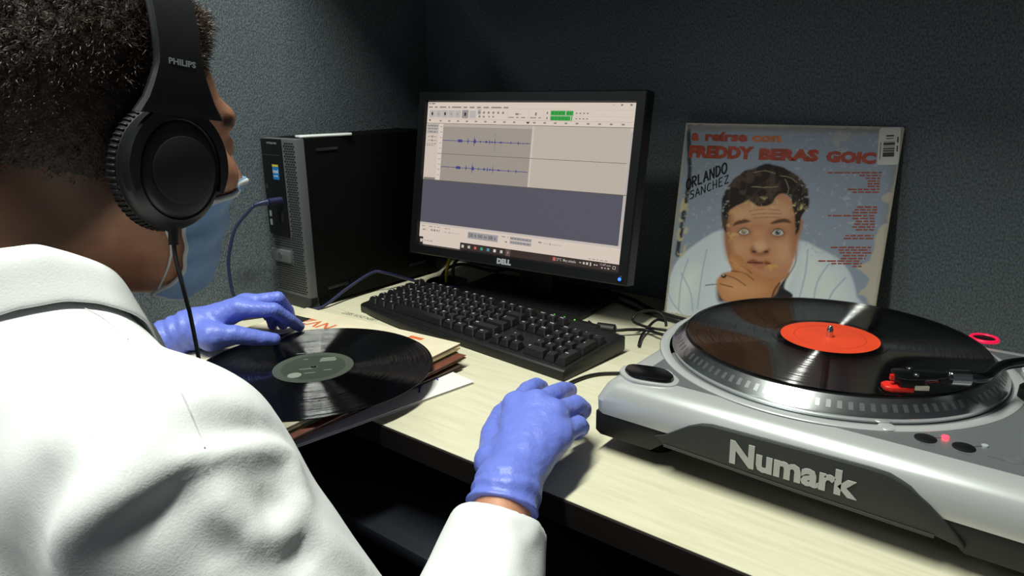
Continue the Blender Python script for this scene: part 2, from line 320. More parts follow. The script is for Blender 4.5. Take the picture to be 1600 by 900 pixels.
# ------------------------------------------------------------------ monitor
MON = dict(x=.2685, y=.2081, z=.0917, yaw=.0632, tilt=.1716, w=.408, h=.255)
def build_monitor():
    m = MON; w, h = m['w'], m['h']
    t = thing('computer_monitor', 'black widescreen monitor showing an audio editor with blue waveforms', 'monitor', (m['x'], m['y']+.045, 0), m['yaw'])
    # local frame: origin under screen foot; panel frame tilts about the lower screen edge
    T = mx((0, -.045, m['z']), rx=-m['tilt'])
    fx0, fx1, fz0, fz1 = -w/2-.018, w/2+.018, -.0185, h+.018
    fr = [bb((fx0, -.006, fz0), (fx1, .014, 0)), bb((fx0, -.006, h), (fx1, .014, fz1)), bb((fx0, -.006, 0), (-w/2, .014, h)), bb((w/2, -.006, 0), (fx1, .014, h))]
    bez = mat('monitor_black', '101113', .42, spec=.4, bump=(1200, .1, .0003))
    # bevelled bezel: outer loop / inner loop
    def loop(x0, z0, x1, z1, y): return [(x0, y, z0), (x1, y, z0), (x1, y, z1), (x0, y, z1)]
    L = [loop(fx0, fz0, fx1, fz1, .020), loop(fx0, fz0, fx1, fz1, -.004), loop(fx0+.002, fz0+.002, fx1-.002, fz1-.002, -.006), loop(-w/2-.002, -.002, w/2+.002, h+.002, -.006), loop(-w/2, 0, w/2, h, -.0005), loop(-w/2, 0, w/2, h, .01)]
    v = np.array(sum(L, [])); f = []
    for j in range(len(L)-1):
        for i in range(4): k = (i+1) % 4; f.append((j*4+i, j*4+k, (j+1)*4+k, (j+1)*4+i))
    bz = obj('bezel', xf((v, f), T), bez, t)
    sh = []
    for (e, y) in ((0, .018), (.004, .024), (.035, .048), (.06, .055)): sh += loop(fx0+e, fz0+e, fx1-e, fz1-e, y)
    v = np.array(sh); f = []
    for j in range(3):
        for i in range(4): k = (i+1) % 4; f.append((j*4+k, j*4+i, (j+1)*4+i, (j+1)*4+k))
    f.append((12, 15, 14, 13)); obj('rear_housing', xf((v, f), T), bez, t, bevel=.003)
    # logo and power light
    lg = xf(text('DELL', .0115, .0009, 'CENTER', ext=.0003, width=.029), T @ mx((-.006-.0145, -.0065, -.0135), rx=math.pi/2)); obj('logo', lg, mat('logo_silver', 'd9dcde', .35, .3), bz)
    obj('power_button', xf(lathe([(0, 0), (.0052, 0), (.0052, .001), (.0045, .0014), (0, .0016)], 24), T @ mx((w/2+.006, -.006, -.009), rx=math.pi/2)), bez, bz)
    obj('power_light', xf(lathe([(0, 0), (.0026, 0), (.0026, .0022), (0, .0025)], 20), T @ mx((w/2+.006, -.006, -.009), rx=math.pi/2)), mat('led_blue', '2040ff', .4, emit=('2850ff', 5.)), bz)
    # screen: emissive picture built of flat panels, each a hair in front of the last
    def em(name, c, s=1.): return mat('scr_'+name+c, '050505', .35, spec=.25, emit=(c, s))
    scr = obj('screen', xf((np.array([(-w/2, 0, 0), (w/2, 0, 0), (w/2, 0, h), (-w/2, 0, h)]), [(0, 1, 2, 3)]), T), em('paper', 'e6d6c8', SCR), t)
    lay = [0]
    def P(u, v, k): return (-w/2+u*w, -.00008*k, h*(1-v))
    def rects(name, rs, c, k, s=None):
        V = []; Fc = []
        for (u0, v0, u1, v1) in rs:
            n = len(V); V += [P(u0, v1, k), P(u1, v1, k), P(u1, v0, k), P(u0, v0, k)]; Fc.append((n, n+1, n+2, n+3))
        o = obj(name, xf((np.array(V), Fc), T), em(name, c, (s or SCR)), scr)
        if len(rs) > 1: tag(o, kind='stuff')
        return o
    def words(rng, n, u0, u1, v0, v1):
        r = np.random.default_rng(rng); x = u0; out = []
        while x < u1:
            l = r.uniform(.25, 1.)*n; out.append((x, v0, min(x+l, u1), v1)); x += l+n*.35
        return out
    # audio tracks
    rects('track_field', [(.0, .146, .986, .538)], 'c9bdb0', 1)
    rects('track_header', [(.0, .146, .072, .538)], 'dccdc1', 2)
    rects('track_ruler', [(.072, .146, .096, .538)], 'e6d8cc', 2)
    rects('audio_clip', [(.096, .155, .558, .538)], 'a89e94', 2)
    rects('clip_title', [(.096, .148, .558, .166)], 'c2b6aa', 3)
    rects('clip_gap', [(.558, .148, .568, .538)], 'd8cabd', 3)
    rects('channel_line', [(.072, .3505, .986, .3535), (.0, .143, 1., .146), (.0, .536, 1., .540)], '6f665c', 4)
    hdr = [(.004, .151, .069, .172), (.004, .174, .069, .190), (.004, .193, .069, .214)]
    rects('header_buttons', hdr, 'b5b0ad', 3)
    rects('header_text', words(3, .014, .008, .066, .159, .165)+words(4, .016, .008, .066, .180, .184)+words(5, .02, .02, .055, .201, .206)+words(6, .012, .006, .066, .284, .288)+words(7, .012, .006, .055, .296, .300)+[(.012, .235, .062, .238), (.035, .228, .039, .246), (.012, .262, .062, .265), (.035, .255, .039, .272)], '77706c', 4)
    rects('header_foot', [(.004, .522, .069, .536)], '8e8782', 4)
    rects('ruler_ticks', [(.080, .165+.0185*k, .092, .169+.0185*k) for k in range(20) if k % 2 == 0 or k == 10], '93897f', 4)
    # waveforms
    for c in (0, 1):
        vc = (.2600, .4417)[c]; V = []; Fc = []; r = np.random.default_rng(11); N = 260
        u = np.linspace(.096, .555, N); a = np.full(N, .0022)
        for c0, wd, am in ((.195, .012, .010), (.238, .0015, .030), (.2715, .0022, .042), (.276, .006, .012), (.305, .002, .012), (.335, .006, .008), (.352, .0014, .022), (.365, .003, .010), (.3795, .0014, .034), (.41, .008, .006), (.46, .002, .012), (.497, .002, .016), (.52, .006, .004)):
            a = np.maximum(a, am*np.exp(-((u-c0)/wd)**2))
        a = a*r.uniform(.6, 1.15, N); a[np.abs(u-.195) < .012] = np.maximum(a[np.abs(u-.195) < .012], .009)
        for i in range(N): V += [P(u[i], vc+a[i], 5), P(u[i], vc-a[i]*1.1, 5)]
        Fc = [(2*i, 2*i+2, 2*i+3, 2*i+1) for i in range(N-1)]
        obj('waveform', xf((np.array(V), Fc), T), em('wave', '4b4c8e', SCR), scr)
    rects('play_cursor', [(.3795, .205, .3805, .330), (.3795, .40, .3805, .47)], '5b5a80', 6)
    # toolbars
    rects('transport_buttons', [(.0115+.0358*k, .053, .0115+.0358*k+.0335, .104) for k in range(5)]+[(.2345, .055, .2680, .105)], 'c3bdbb', 1)
    rects('record_button', [(.1942, .052, .2285, .106)], '9c9896', 1)
    rects('transport_icons', [(.0235, .068, .0325, .088), (.0960, .068, .1050, .088), (.207, .068, .216, .090)], '2e2c33', 2)
    rects('transport_icons_faded', [(.060, .070, .068, .088), (.132, .072, .139, .086), (.166, .072, .173, .086)], 'a39c98', 2)
    rects('tool_icons', [(.281+.0245*k, .060, .281+.0245*k+.010, .074) for k in range(6)]+[(.284, .086, .294, .100), (.306, .088, .316, .099), (.335, .088, .343, .098), (.356, .088, .364, .098)], '8d8681', 2)
    rects('tool_selected', [(.2775, .045, .2945, .080)], 'bdb5b0', 1)
    rects('setup_text', words(9, .03, .4366, .526, .0925, .0985)+words(10, .03, .5427, .599, .0925, .0985)+[(.470, .068, .486, .080), (.491, .073, .496, .077), (.565, .062, .573, .082)], '8a837e', 2)
    rects('toolbar_lines', [(.27, .045, .2708, .112), (.43, .045, .4308, .112), (.533, .045, .5338, .112), (.605, .045, .6058, .112), (.0, .112, 1., .114), (.61, .112, 1., .1135), (.61, .082, 1., .083), (.0, .041, 1., .042)], 'bfb2a8', 1)
    rects('level_meter', [(.6375, .050, .7395, .079), (.6375, .083, .7365, .110)], '3aa84a', 2)
    rects('meter_marks', [(.645+.016*k, .061, .650+.016*k, .068) for k in range(6)]+[(.645+.016*k, .094, .650+.016*k, .100) for k in range(6)], '257a34', 3)
    rects('meter_peaks', [(.705, .052, .708, .076), (.7285, .086, .7315, .108)], 'e4f0dc', 3)
    rects('meter_icons', [(.619, .057, .625, .072), (.619, .090, .625, .103)]+[(.750+.016*k, .061, .758+.016*k, .068) for k in range(4)]+[(.750+.016*k, .094, .758+.016*k, .100) for k in range(4)], '867f7a', 2)
    rects('timeline_marks', [(.012, .119, .021, .128)], '3a3634', 2)
    rects('timeline_numbers', [(.072+.0487*k, .122, .084+.0487*k, .131) for k in range(20) if k != 9], '8c847e', 2)
    pv = np.array([P(.524, .122, 3), P(.545, .122, 3), P(.5345, .136, 3)]); obj('timeline_pointer', xf((pv, [(0, 2, 1)]), T), em('pointer', '3f3a38', SCR), scr)
    rects('title_text', words(12, .02, .006, .040, .006, .013), '6f6864', 1)
    rects('menu_text', [(a, .0285, b, .038) for a, b in ((.006, .028), (.040, .055), (.068, .105), (.116, .126), (.136, .188), (.200, .220), (.233, .259), (.272, .293), (.306, .334), (.347, .398), (.409, .433))], '948b85', 1)
    rects('window_buttons', [(.905, .012, .913, .0145), (.938, .008, .946, .018), (.976, .007, .984, .018)], '7f7873', 1)
    # empty editor field and scroll bars
    rects('empty_field', [(.0, .540, .986, .842)], '5d5c68', 1)
    rects('scroll_bar', [(.986, .146, 1., .846)], 'd2c8c2', 1)
    rects('scroll_thumb', [(.988, .165, .998, .838)], 'c2b9b4', 2)
    rects('scroll_row', [(.0, .842, 1., .856)], 'cfc5be', 2)
    # lower toolbar
    rects('time_display', [(.2750, .872, .4340, .917)], 'a7a3a6', 2)
    tm = text('00 h 00 m 08 s', .0085, .0001, 'LEFT', width=.058); obj('time_digits', xf(tm, T @ mx((-w/2+.281*w, -.0003, h*(1-.905)), rx=math.pi/2)), em('digits', '55535e', SCR), scr)
    rects('selection_display', [(.4955, .868, .6020, .889), (.4955, .894, .6020, .915)], 'aca8a8', 2)
    rects('selection_digits', words(21, .014, .50, .597, .876, .882)+words(22, .014, .50, .597, .902, .908), '77747c', 3)
    rects('lower_text', words(13, .018, .012, .036, .866, .871)+words(14, .022, .055, .115, .866, .871)+words(15, .02, .145, .175, .868, .873)+words(16, .03, .452, .488, .872, .877)+words(17, .016, .018, .04, .890, .900)+words(18, .016, .066, .12, .886, .900)+words(19, .02, .145, .225, .895, .899)+words(20, .02, .868, .950, .939, .944)+[(.634, .877, .650, .886), (.472, .902, .482, .912)], '97908b', 2)
    rects('speed_slider', [(.660, .883, .742, .8855), (.688, .876, .692, .893)], 'a79e98', 2)
    # task bar
    rects('task_bar', [(.2375, .952, 1., 1.)], '4a3d39', 2, SCR*.7)
    rects('start_button', [(.0, .948, .024, 1.)], '3a2f2c', 2, SCR*.7)
    rects('start_icon', [(.008, .964, .0145, .974), (.0155, .964, .022, .974), (.008, .976, .0145, .986), (.0155, .976, .022, .986)], 'efe6e2', 3)
    rects('search_text', words(23, .018, .045, .085, .968, .976)+[(.033, .967, .039, .977)], 'b3a59c', 3)
    for k, c in enumerate(('d8cfc8', 'c9c0b0', 'c8665a', '3fa08c', '4fa0b8', 'e4e0dc', 'cfc8c4')): rects('task_icon', [(.2455+.0342*k, .967, .2585+.0342*k, .986)], c, 3)
    rects('task_active', [(.4785, .953, .503, .999)], '75645f', 3, SCR*.7); rects('task_active_icon', [(.488, .969, .494, .983)], 'c98f90', 4)
    rects('weather_icon', [(.7085, .962, .722, .985)], 'c46a62', 3)
    wt = text('27°C  Muy soleado', .0062, .00005, 'LEFT', width=.036); obj('weather_text', xf(wt, T @ mx((-w/2+.726*w, -.0004, h*(1-.981)), rx=math.pi/2)), em('tasktext', 'c9bdb6', SCR), scr)
    rects('tray_icons', [(.829, .970, .837, .975), (.845, .966, .853, .980), (.859, .965, .868, .980), (.876, .962, .881, .985)]+words(24, .012, .893, .908, .970, .978), 'd8cfca', 3)
    ck = text('11:47 a.m.', .0048, .00003, 'CENTER'); obj('clock_text', xf(ck, T @ mx((-w/2+.942*w, -.0004, h*(1-.972)), rx=math.pi/2)), em('tasktext', 'c9bdb6', SCR), scr)
    rects('date_text', words(25, .02, .925, .960, .982, .989), 'c9bdb6', 3)
    rects('notice_icon', [(.973, .966, .985, .968), (.973, .982, .985, .984), (.973, .966, .9745, .984), (.9835, .966, .985, .984)], 'e0d8d4', 3)
    # stand: foot and neck
    obj('foot', prism(rrect(.275, .150, .012, 5, 0, .03), 0, .012), BLACK, t, bevel=.003)
    obj('neck', xf(prism(rrect(.07, .03, .008, 4), 0, .19), mx((0, .045, .010), rx=-.06)), BLACK, t, smooth=True, angle=40)
    obj('hinge', xf(bb((-.05, -.012, -.03), (.05, .022, .05)), T @ mx((0, .062, .10))), BLACK, t, bevel=.004)
    return t
SCR = .82
monitor = build_monitor()
# ------------------------------------------------------------------ keyboard
def build_keyboard():
    t = thing('keyboard', 'black full-size computer keyboard lying before the monitor', 'keyboard', (0.5231, -0.0004, 0), -.0912)
    u = .01905; Wd, D = .447, .139
    kb = mat('keyboard_black', '111213', .48, spec=.4, bump=(1500, .1, .0002))
    prof = [(0, 0.002), (.004, 0), (D-.004, 0.004), (D, .006), (D, .025), (D-.004, .0275), (D-.010, .0275), (.009, .0163), (.003, .0155), (0, .013)]
    v, f = prism(prof, -Wd, 0, 'x'); obj('body', (v, f), kb, t, bevel=.0012)
    # curved lip along the front under the space bar
    lip = [(-Wd+.004, .002), (-Wd+.05, -.006), (-.31, -.012), (-.24, -.008), (-.20, .002)]
    lp = crom(lip, 6); obj('front_lip', prism([(a, b) for a, b in lp], .002, .0125), kb, t, bevel=.001)
    slope = math.atan2(.0112, .120)
    # indicator hump at the back right
    obj('indicator_bar', xf(prism(rrect(.11, .016, .005), 0, .006), mx((-.105, D+.004, .0215))), kb, t, bevel=.001)
    for k in range(3): obj('indicator_light', xf(lathe([(0, 0), (.0012, 0), (.0012, .0008), (0, .001)], 12), mx((-.135+.02*k, D+.004, .0276))), mat('led_green', '58c040', .4, emit=('6fe04a', 1.2 if k < 2 else .1)), t)
    def keymesh(w, hgt=.0095):
        b = w*u-.0016; d = u-.0016; tw = b-.0055; td = d-.006
        lo = rrect(b, d, .0012, 2); mid = rrect(b-.0006, d-.0006, .0014, 2, 0, 0); hi = rrect(tw, td, .002, 2, 0, .0007)
        n = len(lo); V = [(x, y, 0) for x, y in lo]+[(x, y, .002) for x, y in mid]+[(x, y, hgt) for x, y in hi]; Fc = []
        for j in range(2):
            for i in range(n): k = (i+1) % n; Fc.append((j*n+i, j*n+k, (j+1)*n+k, (j+1)*n+i))
        Fc.append([2*n+i for i in range(n)]); return mesh('key', V, Fc, kcap, False)
    kcap = mat('keycap', '151617', .42, spec=.5, bump=(2000, .1, .0002)); leg = mat('legend', 'c8ccd0', .5)
    cache = {}; lcache = {}
    def put(cx, cy, w, s, tall=False):
        z = .0160+(cy-.010)*math.tan(slope)+.0004
        key = (round(w, 3), tall)
        if key not in cache:
            if tall:
                m2 = keymesh(1.); m2 = m2.copy()
                for q in m2.vertices: q.co.y += (u/2 if q.co.y > 0 else -u/2)
                cache[key] = m2
            else: cache[key] = keymesh(w)
        o = link(bpy.data.objects.new('key', cache[key]), t); o.location = (cx, cy, z); o.rotation_euler = (slope, 0, 0)
        if s:
            if s not in lcache:
                v, f = text(s, .0052 if len(s) < 3 else .0036, .0001, 'LEFT'); lcache[s] = mesh('legend', v, f, leg)
            l = link(bpy.data.objects.new('legend', lcache[s]), o); l.location = (-(w*u)/2+.0042, .0012, .00962)
    x0 = -Wd+.008
    def row(y, keys, xs):
        x = xs
        for s, w in keys:
            if s is not None: put(x+w*u/2, y, w, s)
            x += w*u
    y5 = .0180; ys = [y5+u*k for k in range(5)]; yf = ys[4]+u+.0045
    row(yf, [('Esc', 1), (None, 1), ('F1', 1), ('F2', 1), ('F3', 1), ('F4', 1), (None, .5), ('F5', 1), ('F6', 1), ('F7', 1), ('F8', 1), (None, .5), ('F9', 1), ('F10', 1), ('F11', 1), ('F12', 1)], x0)
    row(ys[4], [(c, 1) for c in ['|', '1', '2', '3', '4', '5', '6', '7', '8', '9', '0', "'", '¿']]+[('<--', 2)], x0)
    row(ys[3], [('Tab', 1.5)]+[(c, 1) for c in 'QWERTYUIOP']+[('´', 1), ('+', 1), ('}', 1.5)], x0)
    row(ys[2], [('Bloq', 1.75)]+[(c, 1) for c in 'ASDFGHJKL']+[('Ñ', 1), ('{', 1), ('Enter', 2.25)], x0)
    row(ys[1], [('Shift', 1.25), ('<', 1)]+[(c, 1) for c in 'ZXCVBNM']+[(',', 1), ('.', 1), ('-', 1), ('Shift', 2.75)], x0)
    row(ys[0], [('Ctrl', 1.25), ('Win', 1.25), ('Alt', 1.25), ('', 6.25), ('Alt', 1.25), ('Win', 1.25), ('Menu', 1.25), ('Ctrl', 1.25)], x0)
    xn = x0+15*u+.0075
    row(yf, [('ImpP', 1), ('BlqD', 1), ('Paus', 1)], xn)
    row(ys[4], [('Ins', 1), ('Ini', 1), ('RePg', 1)], xn); row(ys[3], [('Sup', 1), ('Fin', 1), ('AvPg', 1)], xn)
    row(ys[1], [(None, 1), ('^', 1)], xn); row(ys[0], [('<', 1), ('v', 1), ('>', 1)], xn)
    xp = xn+3*u+.0075
    row(ys[4], [('Num', 1), ('/', 1), ('*', 1), ('-', 1)], xp); row(ys[3], [('7', 1), ('8', 1), ('9', 1)], xp); row(ys[2], [('4', 1), ('5', 1), ('6', 1)], xp)
    row(ys[1], [('1', 1), ('2', 1), ('3', 1)], xp); row(ys[0], [('0', 2), ('.', 1)], xp)
    put(xp+3.5*u, ys[2]+u/2, 1., '+', True); put(xp+3.5*u, ys[0]+u/2, 1., 'Intr', True)
    return t
keyboard = build_keyboard()
# ------------------------------------------------------------------ records
VIN = groove_mat('vinyl', '050506', .11, 0., 1.45, 340)
VIN.node_tree.nodes['Principled BSDF'].inputs['Specular IOR Level'].default_value = .7
def build_record(name, label, loc, rz, lab_mat, flip=False):
    t = thing(name, label, 'record', loc, rz)
    obj('disc', lathe([(.0036, -.0016), (.149, -.0016), (.1508, -.0009), (.1508, -.0004), (.1500, .0001), (.1475, .0001), (.1465, -.0004), (.060, -.0004), (.058, -.0006), (.0505, -.0006), (.0505, -.0002), (.0036, -.0002)], 160), VIN, t, smooth=True, angle=35)
    ring = lathe([(.0036, 0), (.05, 0), (.05, .0002), (.0036, .0002)], 96)
    v, f = ring; n = 96; f = [q for q in f if len(q) == 4]
    obj('label', (v, f), lab_mat, t)
    return t
ORG = mat('label_orange', 'dc421e', .45, var=(30, .08))
rec1 = build_record('vinyl_record', 'black vinyl record with plain orange-red label on the turntable platter', (.8173, .0793, .1021), .6, ORG)
gl = mat('label_ring', 'c8381a', .5)
lg_ = lathe([(.0355, .0002), (.0362, .0005), (.0369, .0002)], 96); obj('label_groove', (lg_[0], [q for q in lg_[1] if len(q) == 4]), gl, rec1, smooth=True)
rec2 = build_record('vinyl_record', 'black vinyl record with grey-green label lying on the stack of sleeves', (.2782, -.2036, .0285), 0., mat('label_grey', '4a5148', .5))
# print on the grey-green label: darker disc, globe mark and lettering
def flat(poly, z): p = np.asarray(poly); return np.c_[p, np.full(len(p), z)], [list(range(len(p)))]
R2 = np.array([.2782, -.2036])
def r2(x, y): return at(x, y, .0285)[:2]-R2
pa = (r2(480, 568), r2(522, 572))
ang = math.atan2(*(r2(520, 585)-r2(478, 592))[::-1])
obj('label_print', (lambda vf: (vf[0], [q for q in vf[1] if len(q) == 4]))(lathe([(.006, .0003), (.040, .0003)], 64)), mat('label_dark', '3c4239', .5), rec2)
lp = mat('label_light', '8d938a', .5)
g = r2(460, 587); obj('label_emblem', flat(oval(.0085, cx=g[0], cy=g[1]), .0005), lp, rec2)
a2 = math.atan2(*(r2(440, 560)-r2(540, 552))[::-1])
for (px, py, s, n) in ((513, 561, 3, 6),):
    c = r2(px, py)
    rs = np.random.default_rng(5)
    ln = []
    for k in range(4): ln.append(bb((-.011+rs.uniform(0, .003), .0035*k-.005, .0004), (.011-rs.uniform(0, .003), .0035*k-.0030, .0005)))
    obj('label_lettering', xf(join(*ln), mx((c[0], c[1], 0), rz=a2)), lp, rec2)
for (px, py, wd) in ((478, 577, .016), (484, 583, .014), (512, 578, .010), (470, 553, .010), (478, 562, .006)):
    c = r2(px, py); obj('label_lettering', xf(bb((-wd/2, -.0007, .0004), (wd/2, .0007, .0005)), mx((c[0], c[1], 0), rz=a2)), lp, rec2)
# ------------------------------------------------------------------ turntable
def build_turntable():
    t = thing('turntable', 'silver record turntable with black base and a lettered dark front plaque', 'turntable', (.8173, .0793, 0), .0)
    O = np.array([.8173, .0793, 0.])
    sil = mat('silver_paint', 'c2c4c4', .30, .35, spec=.5, bump=(700, .03, .0002)); top = mat('silver_top', '8f9396', .34, .6, bump=(900, .04, .0002))
    blk = mat('base_black', '1d1e1f', .5, spec=.35); plq = mat('plaque_grey', '2c2d2c', .55)
    X0, X1, Y0, Y1 = .646, 1.10, -.126, .232
    # upper body: stacked rounded outlines, front edge rolls over to the top
    def outl(e, tx=0.): 
        w = X1-X0-2*e; d = Y1-Y0-2*e; return [(x, y) for x, y in rrect(w, d, .012, 5, (X0+X1)/2, (Y0+Y1)/2)]
    lv = [(.000, .0440), (-.0005, .058), (.006, .0715), (.010, .0755), (.017, .0785), (.026, .080), (.032, .0802)]
    V = []; Fc = []; n = len(outl(0))
    for e, z in lv: V += [(x, y, z) for x, y in outl(e)]
    for j in range(len(lv)-1):
        for i in range(n): k = (i+1) % n; Fc.append((j*n+i, j*n+k, (j+1)*n+k, (j+1)*n+i))
    Fc.append(list(range(n))[::-1]); Fc.append([(len(lv)-1)*n+i for i in range(n)])
    body = obj('plinth', (np.array(V), Fc), [sil], t, smooth=True, angle=28, off=O)
    # darker brushed deck inlaid in the top
    obj('deck', prism(rrect(X1-X0-.066, Y1-Y0-.066, .02, 5, (X0+X1)/2, (Y0+Y1)/2), .0795, .0808), top, t, off=O)
    # black base with a recessed front: outline in x,z extruded in y
    fz = .0195
    base = [(X0+.002, .0455), (X0+.002, fz+.004), (X0+.008, fz), (.711, fz), (.724, .030), (.965, .030), (.977, fz), (X1-.008, fz), (X1-.002, fz+.004), (X1-.002, .0455)]
    obj('base', prism(base, Y0+.0005, Y1-.002, 'y'), blk, t, off=O, bevel=.0012)
    # front plaque: arched top, spreads to the base at both ends
    pt = [(.716, .0385), (.727, .0425), (.738, .0505), (.750, .0590), (.762, .0640), (.772, .0660)]
    pt += [(.80, .0668), (.86, .0683), (.905, .0690), (.920, .0682), (.936, .0625), (.950, .0530), (.962, .0425), (.972, .0325), (.978, fz+.006)]
    pl = [(.727, .0330), (.740, .0315), (.85, .0300), (.955, .0290), (.970, fz+.007)]
    obj('plaque', prism(pl+pt[::-1], Y0-.0032, Y0+.004, 'y'), plq, t, off=O, bevel=.0012)
    obj('plaque_rim', prism([(.727, .0310), (.85, .0278), (.957, .0268), (.957, .0296), (.85, .0306), (.727, .0338)], Y0-.0042, Y0, 'y'), mat('rim_grey', '3a3b3a', .5), t, off=O, bevel=.0006)
    lg = text('Numark', .030, .0012, 'LEFT', ext=.0004, width=.1075)
    lg[0][:, 1] *= 1.0
    obj('maker_lettering', xf(lg, mx((.7925, Y0-.0037, .0375), rx=math.pi/2, ry=-.02)), mat('lettering_silver', 'b5b7b4', .4), t, off=O)
    for x in (X0+.05, X1-.05):
        for y in (Y0+.05, Y1-.05): obj('rubber_foot', xf(lathe([(0, 0), (.018, 0), (.020, .003), (.018, .032), (0, .032)], 24), mx((x, y, 0))), RUB, t, off=O)
    # platter
    PL = groove_mat('platter_metal', 'd8dadb', .20, 1., .35, 60)
    pla = obj('platter', lathe([(.150, .0815), (.1655, .0815), (.1662, .0835), (.1660, .0862), (.1650, .0876), (.1545, .0976), (.1525, .0992), (.150, .0995), (0, .0995)], 160), PL, t, smooth=True, angle=25)
    rr = lathe([(.1690, .0806), (.1705, .0822), (.1750, .0826), (.1790, .0815), (.1800, .0806)], 128)
    obj('platter_surround', rr, sil, t, smooth=True)
    obj('slipmat', lathe([(0, .0995), (.1515, .0995), (.1515, .1003), (0, .1004)], 96), RUB, t)
    obj('spindle', lathe([(.0035, .0995), (.0035, .1080), (.0032, .1110), (.0018, .1145), (.0006, .1155), (0, .1156)], 24), mat('chrome', 'd6d8da', .12, 1.), t, smooth=True, angle=50)
    # dots around the platter rim
    dots = []
    for k in range(110):
        a = 2*math.pi*k/110; q = []
        for (rr_, zz, da) in ((.1622, .0905, -.0125), (.1622, .0905, .0125), (.1568, .0957, .0125), (.1568, .0957, -.0125)): q.append((rr_*math.cos(a+da), rr_*math.sin(a+da), zz))
        dots.append((np.array(q), [(0, 1, 2, 3)]))
    tag(obj('strobe_dots', join(*dots), mat('dot_grey', 'a2a5a7', .3, .9), pla), kind='stuff')
    # start button in a dished surround, with a speed mark
    c = at(1014, 586, .0815); ang = math.radians(-20)
    pill = [(x, y) for x, y in rrect(.046, .034, .012, 5)]
    pill = [(-.026, .006), (-.020, .0155), (.010, .0155), (.023, .004), (.026, -.006), (.020, -.0155), (-.010, -.0155), (-.023, -.004)]
    pill = crom(pill, 4, True)
    obj('button_surround', xf(prism([(a*1.22, b*1.25) for a, b in pill], .0780, .0818), mx((c[0], c[1], 0), rz=.25)), sil, t, off=O, bevel=.0015)
    obj('start_button', xf(prism(pill, .0800, .0858), mx((c[0], c[1], 0), rz=.25)), BLACKG, t, off=O, bevel=.0025)
    c = at(1044, 581, .081); m = prism(rrect(.014, .006, .002), .0808, .0812); i2 = prism(rrect(.0125, .0046, .0015), .0809, .0814)
    k1 = obj('speed_mark', xf(m, mx((c[0], c[1], 0), rz=-.55)), mat('mark_grey', '5a5d60', .5), t, off=O); obj('mark_face', xf(i2, mx((c[0], c[1], 0), rz=-.55)), sil, k1, off=O)
    # small controls on the deck
    def pad(x, y, r, m, nm, h=.0012, sx=1.): c = at(x, y, .081); return obj(nm, xf(lathe([(0, 0), (r, 0), (r, h*.7), (r*.9, h), (0, h)], 32, sx), mx((c[0], c[1], .0806))), m, t, off=O, smooth=True, angle=40)
    pad(1386, 668, .0075, sil, 'target_lamp_pad', .0018)
    pad(1446, 685, .0085, BLACK, 'speed_button'); pad(1506, 699, .0085, BLACK, 'speed_button'); pad(1583, 717, .0085, mat('mark_grey', '5a5d60', .5), 'reverse_mark', .0004); pad(1583, 717, .0068, top, 'reverse_face', .0006)
    for a, b in (((1458, 684), (1473, 683.5)), ((1518, 698), (1534, 697))):
        p, q = at(*a, .081), at(*b, .081); obj('connector_line', tube([p, (p+q)/2, q], .0006, 6, 1), mat('mark_grey', '5a5d60', .5), t, off=O)
    pad(1477, 684, .0028, mat('led_red', 'ff2a30', .4, emit=('ff2434', 6.)), 'indicator_light', .002); pad(1539, 697, .0026, mat('led_off', 'a8acae', .3), 'indicator_light', .0015)
    for (x, y, wd) in ((1448, 694, .010), (1508, 709, .010), (1557, 716, .012)):
        c = at(x, y, .081); obj('control_lettering', xf(bb((-wd/2, -.0008, .0808), (wd/2, .0008, .0811)), mx((c[0], c[1], 0))), mat('mark_grey', '5a5d60', .5), t, off=O)
    # red ring of the power dial at the back right, behind the platter
    c = at(1538, 528, .083); Z = .0806
    ring = lathe([(.0112, 0), (.0150, 0), (.0153, .002), (.0142, .0036), (.0124, .0036), (.0112, .002)], 48); v, f = ring; f = [q for q in f if len(q) == 4]
    f += [(i+5*48, (i+1) % 48+5*48, (i+1) % 48, i) for i in range(48)]
    obj('glow_ring', xf((v, f), mx((c[0], c[1], Z))), mat('ring_red', 'e01848', .35, emit=('ff1850', .5)), t, off=O, smooth=True)
    obj('power_dial', xf(lathe([(.0112, 0), (.0112, .002), (.010, .0026), (0, .0026)], 32), mx((c[0], c[1], Z))), BLACK, t, off=O, smooth=True, angle=40)
    # tonearm: base ring, pivot, s-shaped arm, headshell with red cartridge
    B = np.array([1.035, .150]); 
    obj('arm_base', xf(lathe([(0, 0), (.047, 0), (.047, .004), (.040, .006), (.040, .014), (.035, .016), (0, .016)], 64), mx((B[0], B[1], .0804))), sil, t, off=O, smooth=True, angle=35)
    for k in range(28): a = 2*math.pi*k/28; obj('scale_mark', xf(box((.0435, 0, .0846), (.006, .0011, .0008)), mx((B[0], B[1], 0), rz=a)), WHITE, t, off=O)
    piv = obj('pivot', xf(lathe([(0, 0), (.014, 0), (.014, .022), (.011, .026), (0, .026)], 32), mx((B[0], B[1], .095))), BLACKG, t, off=O, smooth=True, angle=40)
    hd = at(1432, 594, .112); co = at(1487, 590, .1155)
    dr = (co-hd); dr[2] = 0; dr /= np.linalg.norm(dr); sd = np.array([-dr[1], dr[0], 0])
    e1 = co+dr*.028; e2 = at(1572, 570, .119); e3 = at(1592, 540, .1225)
    p_end = np.array([B[0], B[1], .121])
    arm = [co-dr*.004+np.array([0, 0, .0015]), co+dr*.012+np.array([0, 0, .0015]), e1+np.array([0, 0, .0015]), e2, np.array([1.012, .083, .1215]), np.array([1.028, .115, .122]), p_end]
    obj('arm_tube', tube(arm, .0048, 14, 8), mat('arm_metal', '5c6064', .22, 1.), t, off=O, smooth=True)
